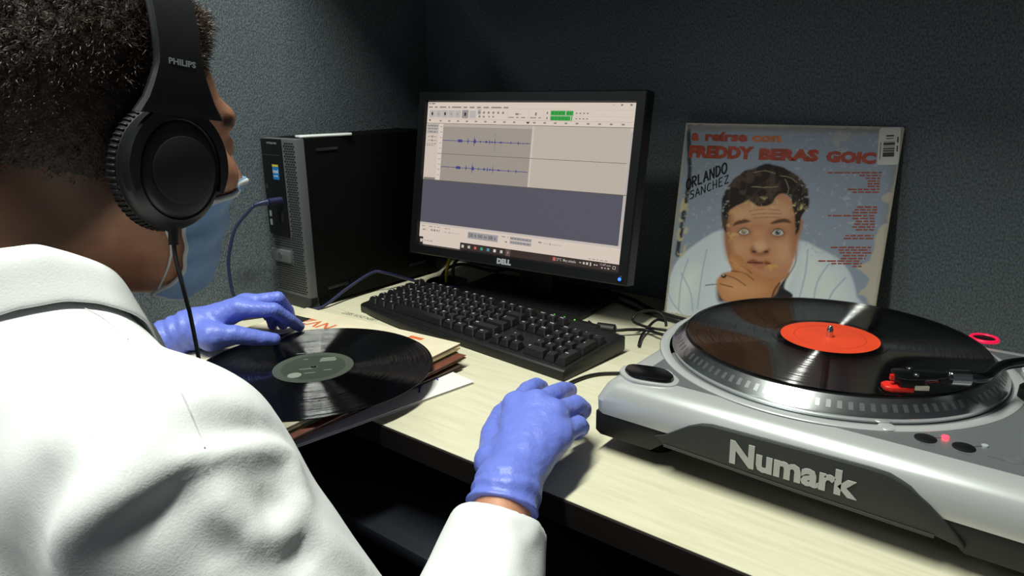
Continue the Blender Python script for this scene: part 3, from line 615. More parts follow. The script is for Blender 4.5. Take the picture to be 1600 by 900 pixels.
    obj('counterweight', tube([p_end+np.array([.006, .012, 0]), p_end+np.array([.026, .052, 0])], .0145, 24, 0), BLACKG, t, off=O, smooth=True, angle=40)
    obj('collar', tube([co-dr*.002, co+dr*.014], .0072, 18, 0), mat('chrome', 'd6d8da', .12, 1.), t, off=O, smooth=True, angle=40)
    Mh = basis(hd, dr, sd)
    def hb(lo, hi): return xf(bb(lo, hi), Mh)
    L = np.linalg.norm(co-hd)
    # local x from cartridge to arm
    hs = obj('headshell', xf(prism([(-.020, -.008), (-.012, -.0115), (.012, -.0095), (.022, -.0055), (L-.001, -.0045), (L-.001, .0045), (.022, .0055), (.012, .0095), (-.012, .0115), (-.020, .008)], .004, .0072), Mh), BLACKG, t, off=O, bevel=.001)
    obj('stem', hb((.018, -.0045, -.001), (L-.001, .0045, .0066)), BLACK, hs, off=O, bevel=.0015)
    for a, b in ((-.004, -.007), (-.004, .007)): obj('screw', xf(lathe([(0, 0), (.0026, 0), (.0026, .0014), (.0018, .0020), (0, .0022)], 16), Mh @ np.array(mx((a, b, .0072)))), mat('chrome', 'd6d8da', .12, 1.), hs, off=O)
    obj('vent', hb((.026, -.0025, .0066), (.036, .0025, .0070)), mat('grey_metal', '82868a', .3, .8), hs, off=O)
    crt = obj('cartridge', hb((-.016, -.0075, -.006), (.004, .0075, .0042)), BLACK, t, off=O, bevel=.001)
    obj('stylus_guard', xf(prism([(-.028, -.005), (-.023, -.0085), (-.004, -.0085), (-.004, .0085), (-.023, .0085), (-.028, .005)], -.0095, -.0045), Mh), mat('stylus_red', 'd8281c', .35), crt, off=O, bevel=.0012)
    obj('cartridge_plate', hb((-.004, -.0088, -.0065), (.008, .0088, -.002)), mat('plate_cream', 'cfc8b4', .4), crt, off=O, bevel=.0006)
    obj('cartridge_mark', hb((-.0225, -.002, .0000), (-.0195, .002, .0046)), mat('stylus_red', 'd8281c', .35), crt, off=O)
    for k, y in enumerate((-.005, -.0018, .0018, .005)):
        p = [(.003, y, -.001), (.011, y*1.2, .0015), (.018, y*.6, .0005)]; obj('lead_wire', xf(tube(p, .0006, 6, 5), Mh), mat('wire_%d' % k, ('c03030', 'd8d8d8', '2f8f4f', '3050b0')[k], .5), hs, off=O, smooth=True)
    # controls by the right edge
    c = at(1598, 612, .088); obj('cue_knob', xf(lathe([(0, 0), (.0135, 0), (.0140, .002), (.0135, .012), (.012, .0135), (0, .0138)], 32), mx((c[0]+.010, c[1]+.004, .0804))), BLACK, t, off=O, smooth=True, angle=40)
    obj('arm_rest', xf(bb((-.006, -.012, 0), (.006, .012, .026)), mx((c[0]+.016, c[1]-.042, .0804))), mat('rest_white', 'dfe2e3', .3), t, off=O, bevel=.004)
    # pitch fader beyond the frame
    obj('fader_slot', bb((1.045, -.09, .0806), (1.075, .03, .0812)), BLACK, t, off=O); obj('fader_cap', bb((1.048, -.04, .081), (1.072, -.024, .092)), sil, t, off=O, bevel=.002)
    return t
turntable = build_turntable()
# ------------------------------------------------------------------ stack of record sleeves
SW = .314
def sleeve(name, label, br, yaw, z, th, mcol, edge, tilt=0.):
    """square card sleeve, placed by its back right corner"""
    t = thing(name, label, 'record sleeve', (br[0], br[1], z), yaw, 'record sleeves stacked under the loose record')
    obj('cover', bb((-SW, -SW, th*.72), (0, 0, th)), mcol, t, bevel=.0006)
    obj('back_cover', bb((-SW, -SW, 0), (0, 0, th*.28)), mcol, t, bevel=.0005)
    obj('inner_sleeve', bb((-SW+.002, -SW+.003, th*.28), (-.0022, -.003, th*.72)), edge, t)
    return t
CRM = mat('sleeve_cream', 'e8dcc0', .6, var=(25, .07)); PAP = mat('paper_edge', 'd9d0bc', .8)
zs = 0.; TH = [.0038, .0046, .0046, .0046, .0046, .0046]
s0 = sleeve('record_sleeve', 'white record sleeve with blue pen marks at the bottom of the stack', (.4345, -.0735), -.17, zs, TH[0], mat('sleeve_white', 'f2f0ee', .45), PAP); zs += TH[0]
s1 = sleeve('record_sleeve', 'dark brown record sleeve lying directly on the white sleeve', (.392, -.048), -.035, zs, TH[1], mat('sleeve_brown', '4a3528', .6, var=(40, .2)), PAP); zs += TH[1]
s2 = sleeve('record_sleeve', 'maroon record sleeve between the brown and the red ones', (.382, -.040), .02, zs, TH[2], mat('sleeve_maroon', '6e2a22', .55, var=(40, .2)), mat('paper_tan', 'b99c70', .8)); zs += TH[2]
s3 = sleeve('record_sleeve', 'red record sleeve with worn pale edges below the green one', (.388, -.036), .045, zs, TH[3], mat('sleeve_red', '74402f', .6, var=(60, .25)), PAP); zs += TH[3]
s4 = sleeve('record_sleeve', 'green edged record sleeve just beneath the cream one', (.374, -.036), .06, zs, TH[4], mat('sleeve_tan', '8a7856', .6, var=(60, .3)), mat('edge_green', '2f8a52', .6, var=(60, .3))); zs += TH[4]
s5 = sleeve('record_sleeve', 'cream record sleeve with orange lettering on top of the stack', (.3676, -.0245), .079, zs, TH[5], CRM, PAP)
obj('torn_corner', xf(prism([(-.022, -.012), (.004, -.010), (.009, .006), (-.004, .012), (-.022, .006)], 0, .003), mx((-.012, .002, .002))), mat('torn_card', 'cdb582', .8), s4, bevel=.0008)
ZT = zs+TH[5]
def on_s5(x, y):
    p = at(x, y, ZT)-np.array([.3676, -.0245, 0]); c, s = math.cos(-.079), math.sin(-.079); return np.array([p[0]*c-p[1]*s, p[0]*s+p[1]*c])
def s5txt(st, x, y, size, ang, m, bold=.0006, nm='lettering', width=None):
    p = on_s5(x, y); obj(nm, xf(text(st, size, bold, 'LEFT', width=width), mx((p[0], p[1], TH[5]+.0002), rz=ang)), m, s5)
s5txt('LEEN DOS SEET', 592, 500, .012, math.pi-.02, mat('ink_grey', '5a5448', .7), .0002, 'lettering', .075)
s5txt('NVZ', 528, 509, .034, math.pi-.02, mat('ink_orange', 'd8693a', .6), .0006)
p = on_s5(470, 500); obj('printed_block', xf(bb((-.035, -.02, 0), (.03, .012, .0002)), mx((p[0]-.02, p[1], TH[5]))), mat('ink_black', '22211f', .6), s5)
p = on_s5(650, 528); obj('printed_mark', xf(bb((-.012, -.004, 0), (.012, .004, .0002)), mx((p[0], p[1], TH[5]))), mat('ink_orange', 'd8693a', .6), s5)
BLU = mat('pen_blue', '2c3aa0', .5)
for pts in ([(655, 613), (657, 605), (661, 600)], [(668, 588), (672, 594), (677, 590), (681, 588), (684, 594)], [(652, 598), (655, 606)]):
    w = np.array([at(a, b, TH[0]+.0003) for a, b in pts]); 
    c, s = math.cos(.17), math.sin(.17); q = w-np.array([.4345, -.0735, 0]); q = np.c_[q[:, 0]*c-q[:, 1]*s, q[:, 0]*s+q[:, 1]*c, q[:, 2]]
    obj('pen_mark', tube(q, .0011, 6, 5), BLU, s0)
# ------------------------------------------------------------------ album cover leaning on the wall
def build_album():
    w = .313; yaw, tilt = .0482, .165; org = np.array([.4967, .3397, 0.])
    ex = np.array([math.cos(yaw), math.sin(yaw), 0]); n0 = np.array([-math.sin(yaw), math.cos(yaw), 0]); ey = n0*math.sin(tilt)+np.array([0, 0, math.cos(tilt)])
    t = thing('album_cover', 'worn album cover with a pensive man in a white shirt leaning on the wall', 'album cover', tuple(org))
    M = basis((0, 0, 0), ex, ey)   # local x right, y up, z towards the viewer
    def uv(x, y):
        d = ray(x, y); A = np.stack([ex*w, ey*w, -d], 1); s = np.linalg.solve(A, CAM-org); return s[0]*w, s[1]*w
    def cp(x, y): return uv(1020+x/2.726, 170+y/2.726)
    card = mat('album_card', 'b8b09c', .7, var=(60, .15))
    obj('card', xf(prism(rrect(w, w, .002, 3, w/2, w/2), -.005, -.0003), M), card, t)
    N = 300; g = np.linspace(.0008, w-.0008, N); X, Y = np.meshgrid(g, g, indexing='ij'); X = X.ravel(); Y = Y.ravel()
    C = np.empty((len(X), 3))
    v = Y/w
    C[:] = np.array(lin('98a3b4'))                       # one even backdrop colour; the shade across it comes from the lamps
    rs = np.random.default_rng(3)
    def vnoise(sc, seed):
        r = np.random.default_rng(seed); G = r.uniform(0, 1, (340, 340)); a, b = X/w*sc, Y/w*sc; i, j = a.astype(int), b.astype(int); fa, fb = a-i, b-j
        fa = fa*fa*(3-2*fa); fb = fb*fb*(3-2*fb)
        return (G[i, j]*(1-fa)+G[i+1, j]*fa)*(1-fb)+(G[i, j+1]*(1-fa)+G[i+1, j+1]*fa)*fb
    def fbm(sc, seed): return (vnoise(sc, seed)+.5*vnoise(sc*2.1, seed+1)+.25*vnoise(sc*4.3, seed+2))/1.75
    wx = (fbm(14, 40)-.5)*.006; wy = (fbm(14, 50)-.5)*.006
    def sdist(P, jag=0.):
        P = np.asarray(P); x, y = X+wx*jag, Y+wy*jag; d = np.full(len(X), 1e9); ins = np.zeros(len(X), bool); n = len(P)
        for i in range(n):
            a, b = P[i], P[(i+1) % n]; e = b-a; l = e@e+1e-12
            tt = np.clip(((x-a[0])*e[0]+(y-a[1])*e[1])/l, 0, 1); d = np.minimum(d, np.hypot(x-a[0]-tt*e[0], y-a[1]-tt*e[1]))
            c = ((a[1] > y) != (b[1] > y)); 
            with np.errstate(divide='ignore', invalid='ignore'): ins ^= c & (x < (b[0]-a[0])*(y-a[1])/(b[1]-a[1]+1e-15)+a[0])
        return np.where(ins, -d, d)
    def lay(pts, col, fe=.0015, op=1., smooth=True, jag=0., mask=None):
        P = np.array([cp(*q) for q in pts]); P = crom(P, 5, True) if smooth else P
        m = np.clip(.5-sdist(P, jag)/(2*fe), 0, 1)*op
        if mask is not None: m = m*mask
        C[:] = C*(1-m[:, None])+np.array(lin(col))*m[:, None]
    def stroke(pts, wd, col, op=1., jag=0.):
        P = crom(np.array([cp(*q) for q in pts]), 5); d = np.full(len(X), 1e9); x, y = X+wx*jag, Y+wy*jag
        for a, b in zip(P[:-1], P[1:]):
            e = b-a; l = e@e+1e-12; tt = np.clip(((x-a[0])*e[0]+(y-a[1])*e[1])/l, 0, 1); d = np.minimum(d, np.hypot(x-a[0]-tt*e[0], y-a[1]-tt*e[1]))
        m = np.clip(.5-(d-wd)/(wd*.9), 0, 1)*op; C[:] = C*(1-m[:, None])+np.array(lin(col))*m[:, None]
    def dot(x, y, rx, ry, col, fe=.001, op=1.): lay([(x+rx*math.cos(a), y+ry*math.sin(a)) for a in np.linspace(0, 2*math.pi, 10, endpoint=False)], col, fe, op)
    # shirt
    lay([(30, 900), (45, 820), (70, 720), (110, 640), (190, 570), (300, 515), (420, 560), (620, 560), (700, 590), (790, 640), (845, 710), (868, 800), (872, 900)], 'd9e2ea', .002)
    lay([(60, 880), (90, 760), (140, 690), (200, 680), (190, 760), (150, 830), (120, 890)], 'eef4ee', .012, .8)
    lay([(640, 620), (720, 650), (800, 730), (820, 880), (640, 880)], 'eef4ee', .012, .8)
    for st in ([(150, 640), (120, 740), (110, 860)], [(230, 600), (210, 700), (190, 850)], [(120, 700), (160, 780), (170, 860)], [(750, 660), (700, 740), (680, 850)], [(820, 720), (760, 790), (740, 870)], [(660, 600), (650, 700), (620, 820)], [(60, 760), (80, 820), (130, 880)]): stroke(st, .0012, 'a9bad0', .7)
    stroke([(225, 752), (262, 748), (298, 752)], .0008, '3f4a70', .9)
    lay([(590, 600), (612, 640), (600, 700), (560, 800), (585, 820), (520, 820), (480, 800), (560, 720)], 'e9efee', .003)
    stroke([(610, 600), (606, 660), (570, 720)], .0012, '4a4450', .6)
    # dark collar pieces below the chin
    lay([(500, 800), (545, 745), (580, 700), (560, 760), (590, 800), (560, 815)], '2c2c38', .0015); lay([(545, 765), (590, 785), (590, 805), (535, 800)], '23242e', .001)
    lay([(275, 760), (300, 800), (330, 820), (280, 820)], '3a2a22', .004)
    # face
    lay([(308, 430), (306, 560), (322, 640), (360, 700), (420, 735), (500, 735), (575, 700), (606, 620), (622, 540), (628, 460), (600, 390), (520, 350), (400, 380), (330, 410)], 'c98d68', .002)
    lay([(330, 450), (360, 420), (470, 400), (570, 400), (590, 460), (520, 480), (440, 470), (360, 480)], 'dfab85', .010, .9)
    lay([(520, 570), (580, 560), (600, 610), (570, 660), (520, 640)], 'dca882', .010, .8); lay([(330, 560), (400, 560), (410, 610), (350, 630)], 'd9a27a', .010, .8)
    lay([(306, 450), (335, 460), (330, 560), (345, 640), (320, 640), (304, 560)], '96603f', .006, .8)
    lay([(600, 440), (628, 470), (620, 560), (600, 630), (590, 560)], 'a56f4e', .006, .7)
    lay([(612, 560), (630, 520), (640, 480), (628, 470), (616, 500)], 'b87e5c', .002)
    for st in ([(410, 437), (460, 428), (540, 432)], [(420, 452), (470, 446), (550, 448)], [(430, 466), (480, 462), (545, 463)]): stroke(st, .0007, 'a26c4b', .7)
    lay([(425, 520), (440, 560), (412, 600), (440, 620), (470, 622), (497, 606), (480, 560), (468, 520)], 'd69c74', .005, .9)
    lay([(415, 598), (430, 585), (450, 612), (480, 600), (498, 598), (490, 618), (455, 626), (420, 616)], '8f5538', .003, .85)
    dot(432, 608, 9, 5, '3f2218'); dot(482, 608, 10, 5, '3f2218'); lay([(438, 570), (470, 570), (480, 592), (455, 602), (434, 592)], 'e6b794', .005, .8)
    # eyes and brows
    for ex_, ey_, s in ((388, 523, 1), (532, 527, 1.12)):
        dot(ex_, ey_, 34*s, 22*s, 'a9714f', .005, .7); dot(ex_, ey_, 23*s, 12*s, 'd8d0c4', .0012); dot(ex_, ey_, 11*s, 11*s, '6f7d86', .0008); dot(ex_, ey_, 5*s, 5*s, '14120f', .0006); dot(ex_+4, ey_-4, 2.5, 2.5, 'f0f0ec', .0005)
        stroke([(ex_-25*s, ey_+3), (ex_-8*s, ey_-13*s), (ex_+12*s, ey_-12*s), (ex_+26*s, ey_+4)], .0008, '4a2a1c', .9); stroke([(ex_-22*s, ey_+8), (ex_, ey_+17*s), (ex_+22*s, ey_+9)], .0007, '83503a', .8)
    lay([(342, 500), (352, 482), (390, 470), (416, 480), (395, 486), (360, 494)], '4a2e20', .0015, .9); lay([(500, 488), (530, 472), (570, 468), (590, 486), (555, 484), (520, 490)], '4a2e20', .0015, .9)
    # mouth, chin on the hand
    lay([(400, 655), (425, 640), (455, 650), (480, 646), (505, 660), (470, 664), (430, 664)], '9a4f3c', .0015, .9); stroke([(402, 655), (440, 655), (500, 660)], .0008, '3f1d14', .9); lay([(425, 664), (460, 668), (485, 664), (460, 682)], 'b86a54', .003, .8)
    lay([(330, 620), (372, 626), (420, 680), (480, 716), (540, 716), (578, 694), (575, 712), (545, 742), (512, 800), (420, 822), (310, 818), (282, 780), (272, 735), (300, 700), (335, 690), (325, 655)], 'c38455', .002)
    lay([(290, 740), (350, 720), (430, 740), (480, 770), (420, 800), (320, 800)], 'd99f70', .012, .9)
    for st in ([(335, 690), (390, 700), (430, 730)], [(300, 706), (350, 722), (395, 752)], [(330, 655), (380, 670), (420, 700)], [(285, 745), (340, 760)]): stroke(st, .0009, '7c4a2e', .85)
    lay([(330, 640), (360, 650), (400, 690), (380, 695), (345, 670)], 'd39766', .004, .9); stroke([(540, 742), (520, 770), (508, 800)], .0014, '3a2418', .8)
    dot(302, 712, 11, 9, '2a2622', .0008); dot(301, 708, 5, 4, 'b8b4a8', .0006)
    # hair
    hairp = [(296, 400), (298, 470), (312, 525), (325, 470), (338, 425), (395, 395), (410, 388), (450, 414), (500, 405), (522, 372), (560, 360), (590, 388), (602, 440), (610, 500), (612, 540), (632, 490), (640, 455), (668, 410), (660, 340), (615, 285), (560, 252), (490, 236), (420, 252), (370, 275), (325, 330)]
    lay(hairp, '2b211d', .0012, jag=1.2)
    mh = fbm(30, 9); lay(hairp, '6b584a', .004, .55, jag=1.2, mask=np.clip((mh-.5)*5, 0, 1))
    for st in ([(430, 268), (470, 262), (520, 275)], [(420, 330), (470, 335), (530, 332)], [(540, 285), (580, 292), (610, 310)], [(560, 300), (575, 340), (570, 370)]): stroke(st, .0006, 'a89a7c', .8, 1.)
    # flaked print, scratches and worn border
    fl = np.clip((fbm(46, 21)-.60)*14, 0, 1); lay([(390, 400), (470, 380), (540, 400), (500, 425), (420, 425)], 'd8c68c', .004, .95, mask=fl, jag=1); lay([(590, 400), (650, 420), (640, 480), (605, 470)], 'd8c68c', .004, .95, mask=fl); lay([(480, 640), (590, 620), (580, 680), (500, 690)], 'd8a860', .004, .9, mask=fl)
    lay([(310, 460), (380, 440), (400, 520), (330, 560)], 'd8b470', .006, .8, mask=fl)
    stroke([(150, 60), (155, 300), (128, 470), (105, 620)], .0035, '2a2320', .9, .6); stroke([(150, 60), (175, 62), (205, 60)], .004, '2a2320', .8)
    m2 = np.clip((fbm(40, 70)-.52)*10, 0, 1); lay([(120, 400), (150, 400), (140, 600), (100, 620)], 'cfc49a', .002, .9, mask=m2)
    lay([(150, 55), (1075, 70), (1072, 105), (560, 96), (160, 92)], '8b887e', .003, .75)
    lay([(1040, 70), (1078, 70), (960, 890), (930, 890), (985, 480), (1010, 300)], '8f8d86', .006, .7)
    lay([(960, 500), (1008, 496), (985, 640), (960, 830), (890, 800), (872, 795), (915, 740), (905, 700), (870, 665), (930, 640), (940, 600), (960, 570)], 'c9bfae', .0012, .95, jag=2.2)
    lay([(975, 370), (1015, 362), (1012, 392), (985, 396)], 'c4bba8', .001, .9, jag=2)
    sc = np.clip((fbm(60, 90)-.69)*18, 0, 1); lay([(600, 150), (1000, 150), (900, 640), (640, 600)], 'c4c8cc', .002, .5, mask=sc); lay([(160, 200), (320, 250), (300, 500), (130, 560)], 'c4c8cc', .002, .5, mask=sc)
    lay([(560, 100), (1000, 110), (960, 150), (600, 150)], 'b4b2a8', .004, .6, mask=np.clip((fbm(34, 33)-.6)*12, 0, 1))
    # border wear
    ed = np.minimum(np.minimum(X, w-X), np.minimum(Y, w-Y)); m = np.clip((.004-ed+(fbm(40, 61)-.5)*.006)/.002, 0, 1)*.9; C[:] = C*(1-m[:, None])+np.array(lin('b5ae9c'))*m[:, None]
    V = np.c_[X, Y, np.zeros(len(X))]; V = V@M[:3, :3].T
    idx = np.arange(N*N).reshape(N, N); Fq = np.stack([idx[:-1, :-1], idx[1:, :-1], idx[1:, 1:], idx[:-1, 1:]], -1).reshape(-1, 4)
    me = bpy.data.meshes.new('printed_picture'); me.from_pydata(V.tolist(), [], Fq.tolist()); at_ = me.color_attributes.new('col', 'FLOAT_COLOR', 'POINT')
    at_.data.foreach_set('color', np.c_[C, np.ones(len(C))].ravel().astype(np.float32)); me.update()
    pm = mat('album_print', '808080', .38, spec=.4); a = pm.node_tree.nodes.new('ShaderNodeAttribute'); a.attribute_name = 'col'; pm.node_tree.links.new(a.outputs['Color'], pm.node_tree.nodes['Principled BSDF'].inputs['Base Color'])
    me.materials.append(pm); pic = link(bpy.data.objects.new('printed_picture', me), t)
    # lettering
    red = mat('album_red', 'a84630', .5, var=(90, .25))
    def put(st, x0, y0, x1, y1, hpx, bold, nm='title_lettering', m=red):
        a, b = np.array(cp(x0, y0)), np.array(cp(x1, y1)); L = np.linalg.norm(b-a); vt, f = text(st, .02, bold, 'LEFT', width=L)
        hh = vt[:, 1].max()-min(0, vt[:, 1].min()); c0 = np.array(cp(x0, y0-hpx)); vt[:, 1] *= np.linalg.norm(c0-a)/hh
        obj(nm, xf(xf((vt, f), mx((a[0], a[1], .0004), rz=math.atan2(b[1]-a[1], b[0]-a[0]))), M), m, t)
    put('a', 164, 132, 196, 133, 34, .0012); put('reírse', 222, 134, 402, 138, 40, .0010); put('con', 420, 138, 545, 140, 28, .0010, m=mat('album_orange', 'cf7440', .5, var=(90, .25)))
    put('FREDDY', 152, 203, 428, 212, 52, .0014); put('BERAS', 450, 213, 705, 221, 50, .0014); put('GOIC', 735, 223, 948, 232, 50, .0014)
    # small credit lines: too small to read in the photograph, kept as word blocks
    bars = []; rr = np.random.default_rng(8)
    rows = [(272, 745, 975), (284, 880, 972), (296, 905, 968)]+[(308+11*k, 915, 965) for k in range(3)]+[(343, 830, 965), (355, 850, 962)]+[(418+12*k, 870-10*(k % 3), 955) for k in range(3)]+[(455, 745, 950), (467, 850, 950)]+[(479+12*k, 865-8*(k % 3), 945) for k in range(4)]+[(540, 820, 940), (552, 812, 938)]+[(590, 758, 930), (601, 790, 925), (613, 795, 930), (625, 810, 910), (637, 800, 905), (648, 705, 880), (659, 760, 890), (671, 850, 890)]
    for y, x0, x1 in rows:
        x = x0
        while x < x1-4:
            l = rr.uniform(14, 40); e = min(x+l, x1); p0 = cp(x, y+3); p1 = cp(e, y+3); hgt = .0020
            bars.append(xf(bb((0, 0, .0003), (np.hypot(p1[0]-p0[0], p1[1]-p0[1]), hgt, .0004)), mx((p0[0], p0[1], 0), rz=math.atan2(p1[1]-p0[1], p1[0]-p0[0])))); x = e+6
    obj('credit_lines', xf(join(*bars), M), mat('album_red_small', 'a8523e', .5), t)
    # handwriting in black marker
    ST = {'O': [[(.5, 1), (.15, .8), (.05, .4), (.3, .02), (.7, .05), (.95, .45), (.8, .85), (.45, 1)]], 'R': [[(.1, 0), (.1, 1)], [(.1, 1), (.7, .95), (.75, .6), (.12, .5)], [(.3, .5), (.85, 0)]], 'L': [[(.1, 1), (.1, .03), (.8, .02)]], 'A': [[(0, 0), (.45, 1), (.9, 0)], [(.2, .38), (.75, .38)]],
          'N': [[(.05, 0), (.1, 1), (.8, 0), (.85, 1)]], 'D': [[(.1, 0), (.1, 1)], [(.05, 1), (.7, .85), (.85, .4), (.5, .05), (.05, 0)]], 'S': [[(.85, .95), (.3, .95), (.2, .65), (.75, .45), (.7, .08), (.0, .05)]], 'C': [[(.85, .9), (.35, .9), (.1, .4), (.4, .05), (.85, .12)]], 'H': [[(.1, 0), (.1, 1)], [(.8, 0), (.8, 1)], [(.1, .5), (.8, .5)]], 'E': [[(.8, 1), (.15, 1), (.1, 0), (.8, 0)], [(.12, .52), (.65, .52)]], 'Z': [[(.05, .95), (.8, .95), (.1, .05), (.85, .05)]]}
    ink = []
    for word, a, b, hpx, wd in (('ORLANDO', (143, 345), (320, 268), 42, .0013), ('SANCHEZ', (158, 386), (330, 312), 34, .0008)):
        a = np.array(cp(*a)); b = np.array(cp(*b)); n = len(word); e = (b-a)/n; up = np.array([-.12, 1.])*(np.linalg.norm(np.array(cp(200, 300))-np.array(cp(200, 300-hpx))))
        for i, chh in enumerate(word):
            for s_ in ST[chh]:
                P = np.array([a+e*(i+.85*q[0])+up*q[1] for q in s_])
                P = crom(P, 3) if chh in 'OSCDR' else P
                for p0, p1 in zip(P[:-1], P[1:]):
                    L = np.linalg.norm(p1-p0); ink.append(xf(bb((-wd*.4, -wd, .0003), (L+wd*.4, wd, .00045)), mx((p0[0], p0[1], 0), rz=math.atan2(p1[1]-p0[1], p1[0]-p0[0]))))
    obj('handwriting', xf(join(*ink), M), mat('marker_black', '111318', .5), t)
    # library sticker with barcode
    c0 = np.array(cp(1006, 160)); ax = np.array(cp(955, 240))-np.array(cp(966, 82)); ang = math.atan2(ax[1], ax[0])+math.pi/2
    wS = np.linalg.norm(np.array(cp(966, 160))-np.array(cp(1058, 162))); hS = np.linalg.norm(ax)
    stk = obj('barcode_sticker', xf(xf(prism(rrect(wS, hS, .004), .0003, .0008), mx((c0[0], c0[1], 0), rz=ang)), M), mat('sticker_white', 'd2d2ce', .5), t)
    br = [bb((-.26*wS, y-.0009*k, .0008), (.27*wS, y+.0005, .0010)) for k, y in zip(rr.integers(0, 2, 14), np.linspace(-.26*hS, .12*hS, 14))]
    br += [bb((.36*wS, -.15*hS+.012*k, .0008), (.42*wS, -.15*hS+.012*k+.008, .0010)) for k in range(2)]+[bb((-.40*wS, -.35*hS, .0008), (-.37*wS, .12*hS, .0010)), bb((-.15*wS, .26*hS, .0008), (.2*wS, .30*hS, .0010)), bb((-.15*wS, .20*hS, .0008), (.2*wS, .22*hS, .0010))]
    obj('barcode', xf(xf(join(*br), mx((c0[0], c0[1], 0), rz=ang)), M), mat('barcode_ink', '3a3836', .6), stk)
    return t
album = build_album()
# ------------------------------------------------------------------ cables
def cable(name, label, pts, r, m, n=8): 
    P = np.array(pts, float); o = P.mean(0); o[2] = P[:, 2].min(); ob = obj(name, tube(P, r, n, 8), m, None, smooth=True, off=o); ob.location = o; tag(ob, label, 'cable'); return ob
NAVY = mat('cable_navy', '23264a', .45); CBK = mat('cable_black', '0e0e10', .5)
# usb lead plugged into the tower front
u0 = np.array([-.0490, -.012, .1875])
ct = thing('usb_cable', 'dark blue cable plugged into the front of the computer tower', 'cable', tuple(u0))
obj('plug', tube([u0+(.0, .006, 0), u0+(-.001, -.02, .0)], .0062, 12, 0), NAVY, ct, off=u0, smooth=True, angle=40)
obj('strain_relief', tube([u0+(-.001, -.02, 0), u0+(-.005, -.032, -.001), u0+(-.011, -.042, -.004)], [.0055, .0045, .0032], 12, 4), NAVY, ct, off=u0, smooth=True)
w1 = [u0+(-.011, -.042, -.004), atx(372, 350, -.075), atx(363, 372, -.080), atx(357, 410, -.083), atx(363, 455, -.078), atx(372, 475, -.07), np.array([-.055, -.12, .004]), np.array([-.02, -.05, .004])]
obj('wire', tube(w1, .0026, 8, 8), NAVY, ct, off=u0, smooth=True)
cable('audio_cable', 'dark blue cable looping along the base of the computer tower', [(-.0, -.012, .0032), at(505, 479, .004), (.006, .070, .022), (.008, .13, .040), at(600, 426, .036)+(.004, 0, 0), at(630, 434, .018), at(655, 441, .006), at(680, 448, .004), at(705, 448, .004), at(730, 444, .004), (.13, .27, .004)], .0028, NAVY)
cable('network_cable', 'yellow cable dropping through the desk grommet', [(.062, .272, -.12), (.062, .270, -.02), (.060, .275, .02), (.052, .300, .05), (.045, .335, .075), (.04, .37, .10), (.03, .40, .12)], .0030, mat('cable_yellow', 'd8c020', .45))
cable('power_cable', 'black cable dropping through the grommet beside the yellow cable', [(.076, .276, -.12), (.074, .277, .0), (.076, .285, .04), (.10, .315, .05), (.16, .345, .06), (.22, .34, .10)], .0033, CBK)
cable('video_cable', 'black cable sagging behind the monitor above the grommet', [(.048, .262, -.12), (.050, .266, .0), (.07, .30, .03), (.13, .35, .015), (.19, .355, .05), (.24, .335, .11)], .0032, CBK)
cable('signal_cable', 'black cable running behind the monitor foot to the album cover', [(.30, .335, .12), (.34, .36, .06), at(930, 448, .02)+(0, -.02, 0), at(965, 470, .004), at(1000, 485, .004), at(1035, 496, .004), (.60, .29, .004), (.70, .29, .004)], .0030, CBK)
cable('speaker_cable', 'black cable lying along the wall behind the monitor', [(.22, .385, .0035), (.34, .388, .0035), at(985, 466, .0035), at(1030, 488, .0035), (.60, .315, .0035), (.75, .30, .0035)], .0032, CBK)
# keyboard lead with its ferrite bead
kc = thing('keyboard_cable', 'black keyboard cable with a ferrite bead and a loose loop', 'cable', tuple(at(948, 516, .0)))
ko = np.array(at(948, 516, .0)); f0, f1 = at(932, 512, .0095), at(962, 516, .0095)
obj('ferrite_bead', tube([f0, f0+(f1-f0)*.06, f0+(f1-f0)*.94, f1], [.006, .0088, .0088, .006], 16, 0), CBK, kc, off=ko, smooth=True, angle=50)
obj('wire', tube([(.452, .172, .022), (.458, .176, .016), f0, f1, at(985, 515, .010), at(1012, 516, .008), at(1032, 522, .010), (.60, .21, .012), (.64, .24, .02)], .0024, 8, 8), CBK, kc, off=ko, smooth=True)
obj('wire', tube([at(1045, 517, .008), at(1015, 512, .012), at(992, 504, .020), at(990, 496, .028), at(1002, 487, .034), at(1024, 486, .034), at(1038, 496, .026), at(1041, 510, .014)], .0022, 8, 8), CBK, kc, off=ko, smooth=True)
obj('wire', tube([at(998, 540, .004), at(1003, 524, .006), at(1014, 510, .009), at(1026, 500, .016), at(1040, 502, .018)], .0022, 8, 8), CBK, kc, off=ko, smooth=True)
# ------------------------------------------------------------------ implicit surfaces for the person
def caps(P, a, b, ra, rb=None):
    rb = ra if rb is None else rb; a = np.asarray(a, float); b = np.asarray(b, float); e = b-a
    t = np.clip(((P-a)@e)/(e@e+1e-12), 0, 1); return np.linalg.norm(P-a-t[:, None]*e, axis=1)-(ra+(rb-ra)*t)
def ell(P, c, r, R=None):
    q = P-np.asarray(c, float)
    if R is not None: q = q@R
    r = np.asarray(r, float); k0 = np.linalg.norm(q/r, axis=1); k1 = np.linalg.norm(q/(r*r), axis=1)+1e-9; return k0*(k0-1)/k1
def smin(a, b, k): h = np.clip(.5+.5*(b-a)/k, 0, 1); return b+(a-b)*h-k*h*(1-h)
def smax(a, b, k): return -smin(-a, -b, k)
def chain(P, pts, rs, k=.004):
    d = None
    for i in range(len(pts)-1):
        c = caps(P, pts[i], pts[i+1], rs[i], rs[i+1]); d = c if d is None else np.minimum(d, c)
    return d
